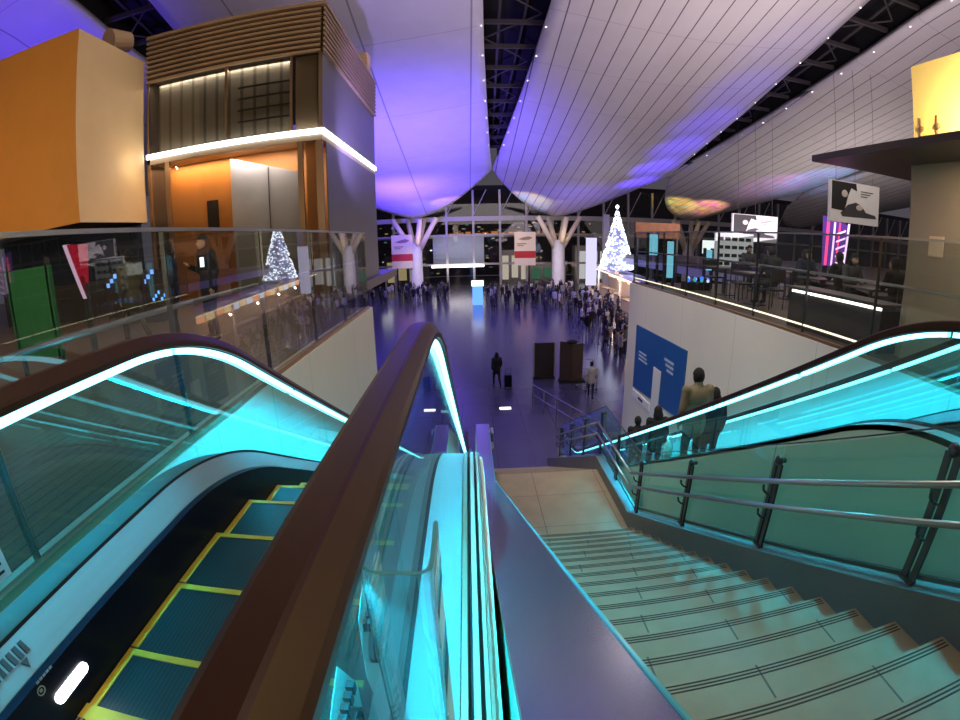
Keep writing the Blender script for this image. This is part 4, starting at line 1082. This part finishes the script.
# added fill lamps standing in for ambient light around food court and kiosk
area('food_court_fill', (16, 12, 3.6), 12, 2200, (.92, .76, .84), (14, 16, 16), sy=16)
area('kiosk_fill', (-5, .5, 3.4), 5, 260, (1, .76, .5), (-11.5, 11, 4))
point('kiosk_warm', (-13.0, 4.5, 3.6), 330, (1, .62, .28), .05)
point('kiosk_warm', (-9.2, 12.0, 4.3), 12, (1, .8, .5), .05)
area('pavilion_inside', (-8.2, 13.4, 4.3), 2.6, 70, (1, .64, .34), (-8.2, 13.7, 2), sy=.1)
area('pavilion_inside', (-5.9, 12.95, 4.3), 2.0, 95, (1, .86, .76), (-5.9, 13.1, 2), sy=.06)
area('pavilion_upper', (-7.2, 13.0, 6.9), 4.6, 42, (1, .88, .76), (-7.2, 13.1, 5), sy=.06)
point('canopy_cove', (5.4, 3.6, 3.0), 150, (1, .74, .30), .15)
point('canopy_cove', (5.4, 1.6, 3.0), 150, (1, .74, .30), .15)
area('canopy_downlight', (5.45, 3.2, 2.60), .12, 60, (1, .76, .46), (5.7, 3.2, 0), sy=3)
spot('void_wall_fill', (-1.0, 8, 11), (5.15, 10, -2.2), 3600, (1, .93, .84), 52, .8, .1)  # wall-wash spot added to lighten the right wall
area('food_court_fill_lamp', (9.5, 10, 4.2), 3, 130, (1, .85, .72), (9.5, 10, 0), sy=9)  # unseen panel lamp added to light the diners and signs
for k in range(6): point('counter_glow', (12.6+.62*k, 25+6.2*k, -3.0), 170, (1, .72, .5), .04)
# the LED strips under the handrails throw their light down and outward
def led_light(xg, q, y0, y1, LT, LP, LS):
    a, b = Vector((xg+q*.040, y0, .930-drop(y0))), Vector((xg+q*.040, y1, .930-drop(y1)))
    t = (b-a).normalized(); dn = Vector((0, 0, -1)); dn = (dn - t*dn.dot(t)).normalized(); sd = Vector((q, 0, 0))
    d = dn*math.cos(math.radians(LT))+sd*math.sin(math.radians(LT))
    L = bpy.data.lights.new('led_strip_light', 'AREA'); L.shape = 'RECTANGLE'; L.size = (b-a).length; L.size_y = .02
    L.energy = LP*(b-a).length; L.color = (.0, .64, 1.0); L.spread = math.radians(LS)
    o = bpy.data.objects.new('led_strip_light', L); C.objects.link(o)
    z = -d; y = z.cross(t); mw = Matrix(((t.x, y.x, z.x), (t.y, y.y, z.y), (t.z, y.z, z.z))).to_4x4(); mw.translation = (a+b)/2
    o.matrix_world = mw
for off in (0, 4.435):
    for xg in (XL+off, XR+off):
        for q in (-1, 1):
            inner = (q > 0) == (xg-off < EX)
            cfg = (2, 3.2, 62) if inner else (50, 9.0, 125) if (xg < -1 or xg > 4) else (15, 9.0, 95) if xg < 1 else (18, 8.0, 95)
            led_light(xg, q, -.9, 1.75, *cfg); led_light(xg, q, 2.55, 11.4, *cfg)

w = bpy.data.worlds.new('night'); S.world = w; w.use_nodes = True
w.node_tree.nodes['Background'].inputs[0].default_value = (.33, .29, .36, 1)
w.node_tree.nodes['Background'].inputs[1].default_value = .22

# ------------------------------------------------------------------ camera: wide action-camera lens
cd = bpy.data.cameras.new('camera'); cam = bpy.data.objects.new('camera', cd); C.objects.link(cam); S.camera = cam
cd.type = 'PANO'; cd.panorama_type = 'FISHEYE_LENS_POLYNOMIAL'
cd.sensor_fit = 'HORIZONTAL'; cd.sensor_width = 36; cd.sensor_height = 27
fmm = 463.059*36/960
cd.fisheye_fov = math.radians(200)
cd.fisheye_polynomial_k0 = 0; cd.fisheye_polynomial_k1 = -1/fmm; cd.fisheye_polynomial_k2 = 0
cd.fisheye_polynomial_k3 = .054/fmm**3; cd.fisheye_polynomial_k4 = 0
cd.clip_start = .01; cd.clip_end = 300
pit, yaw, rol = -.259, -.021, .021
R = Matrix.Rotation(yaw, 3, 'Z') @ Matrix.Rotation(pit, 3, 'X') @ Matrix.Rotation(rol, 3, 'Y')
right, fwd, up = R.col[0], R.col[1], R.col[2]
mw = Matrix(((right.x, up.x, -fwd.x), (right.y, up.y, -fwd.y), (right.z, up.z, -fwd.z))).to_4x4()
mw.translation = (0, 0, 1.35)
cam.matrix_world = mw

S.view_settings.view_transform = 'Standard'; S.view_settings.look = 'None'
S.view_settings.exposure = 0; S.view_settings.gamma = 1; S.view_settings.use_curve_mapping = False
S.cycles.use_denoising = True
S.cycles.max_bounces = 8; S.cycles.diffuse_bounces = 3; S.cycles.glossy_bounces = 4; S.cycles.transparent_max_bounces = 32
S.cycles.sample_clamp_indirect = 6
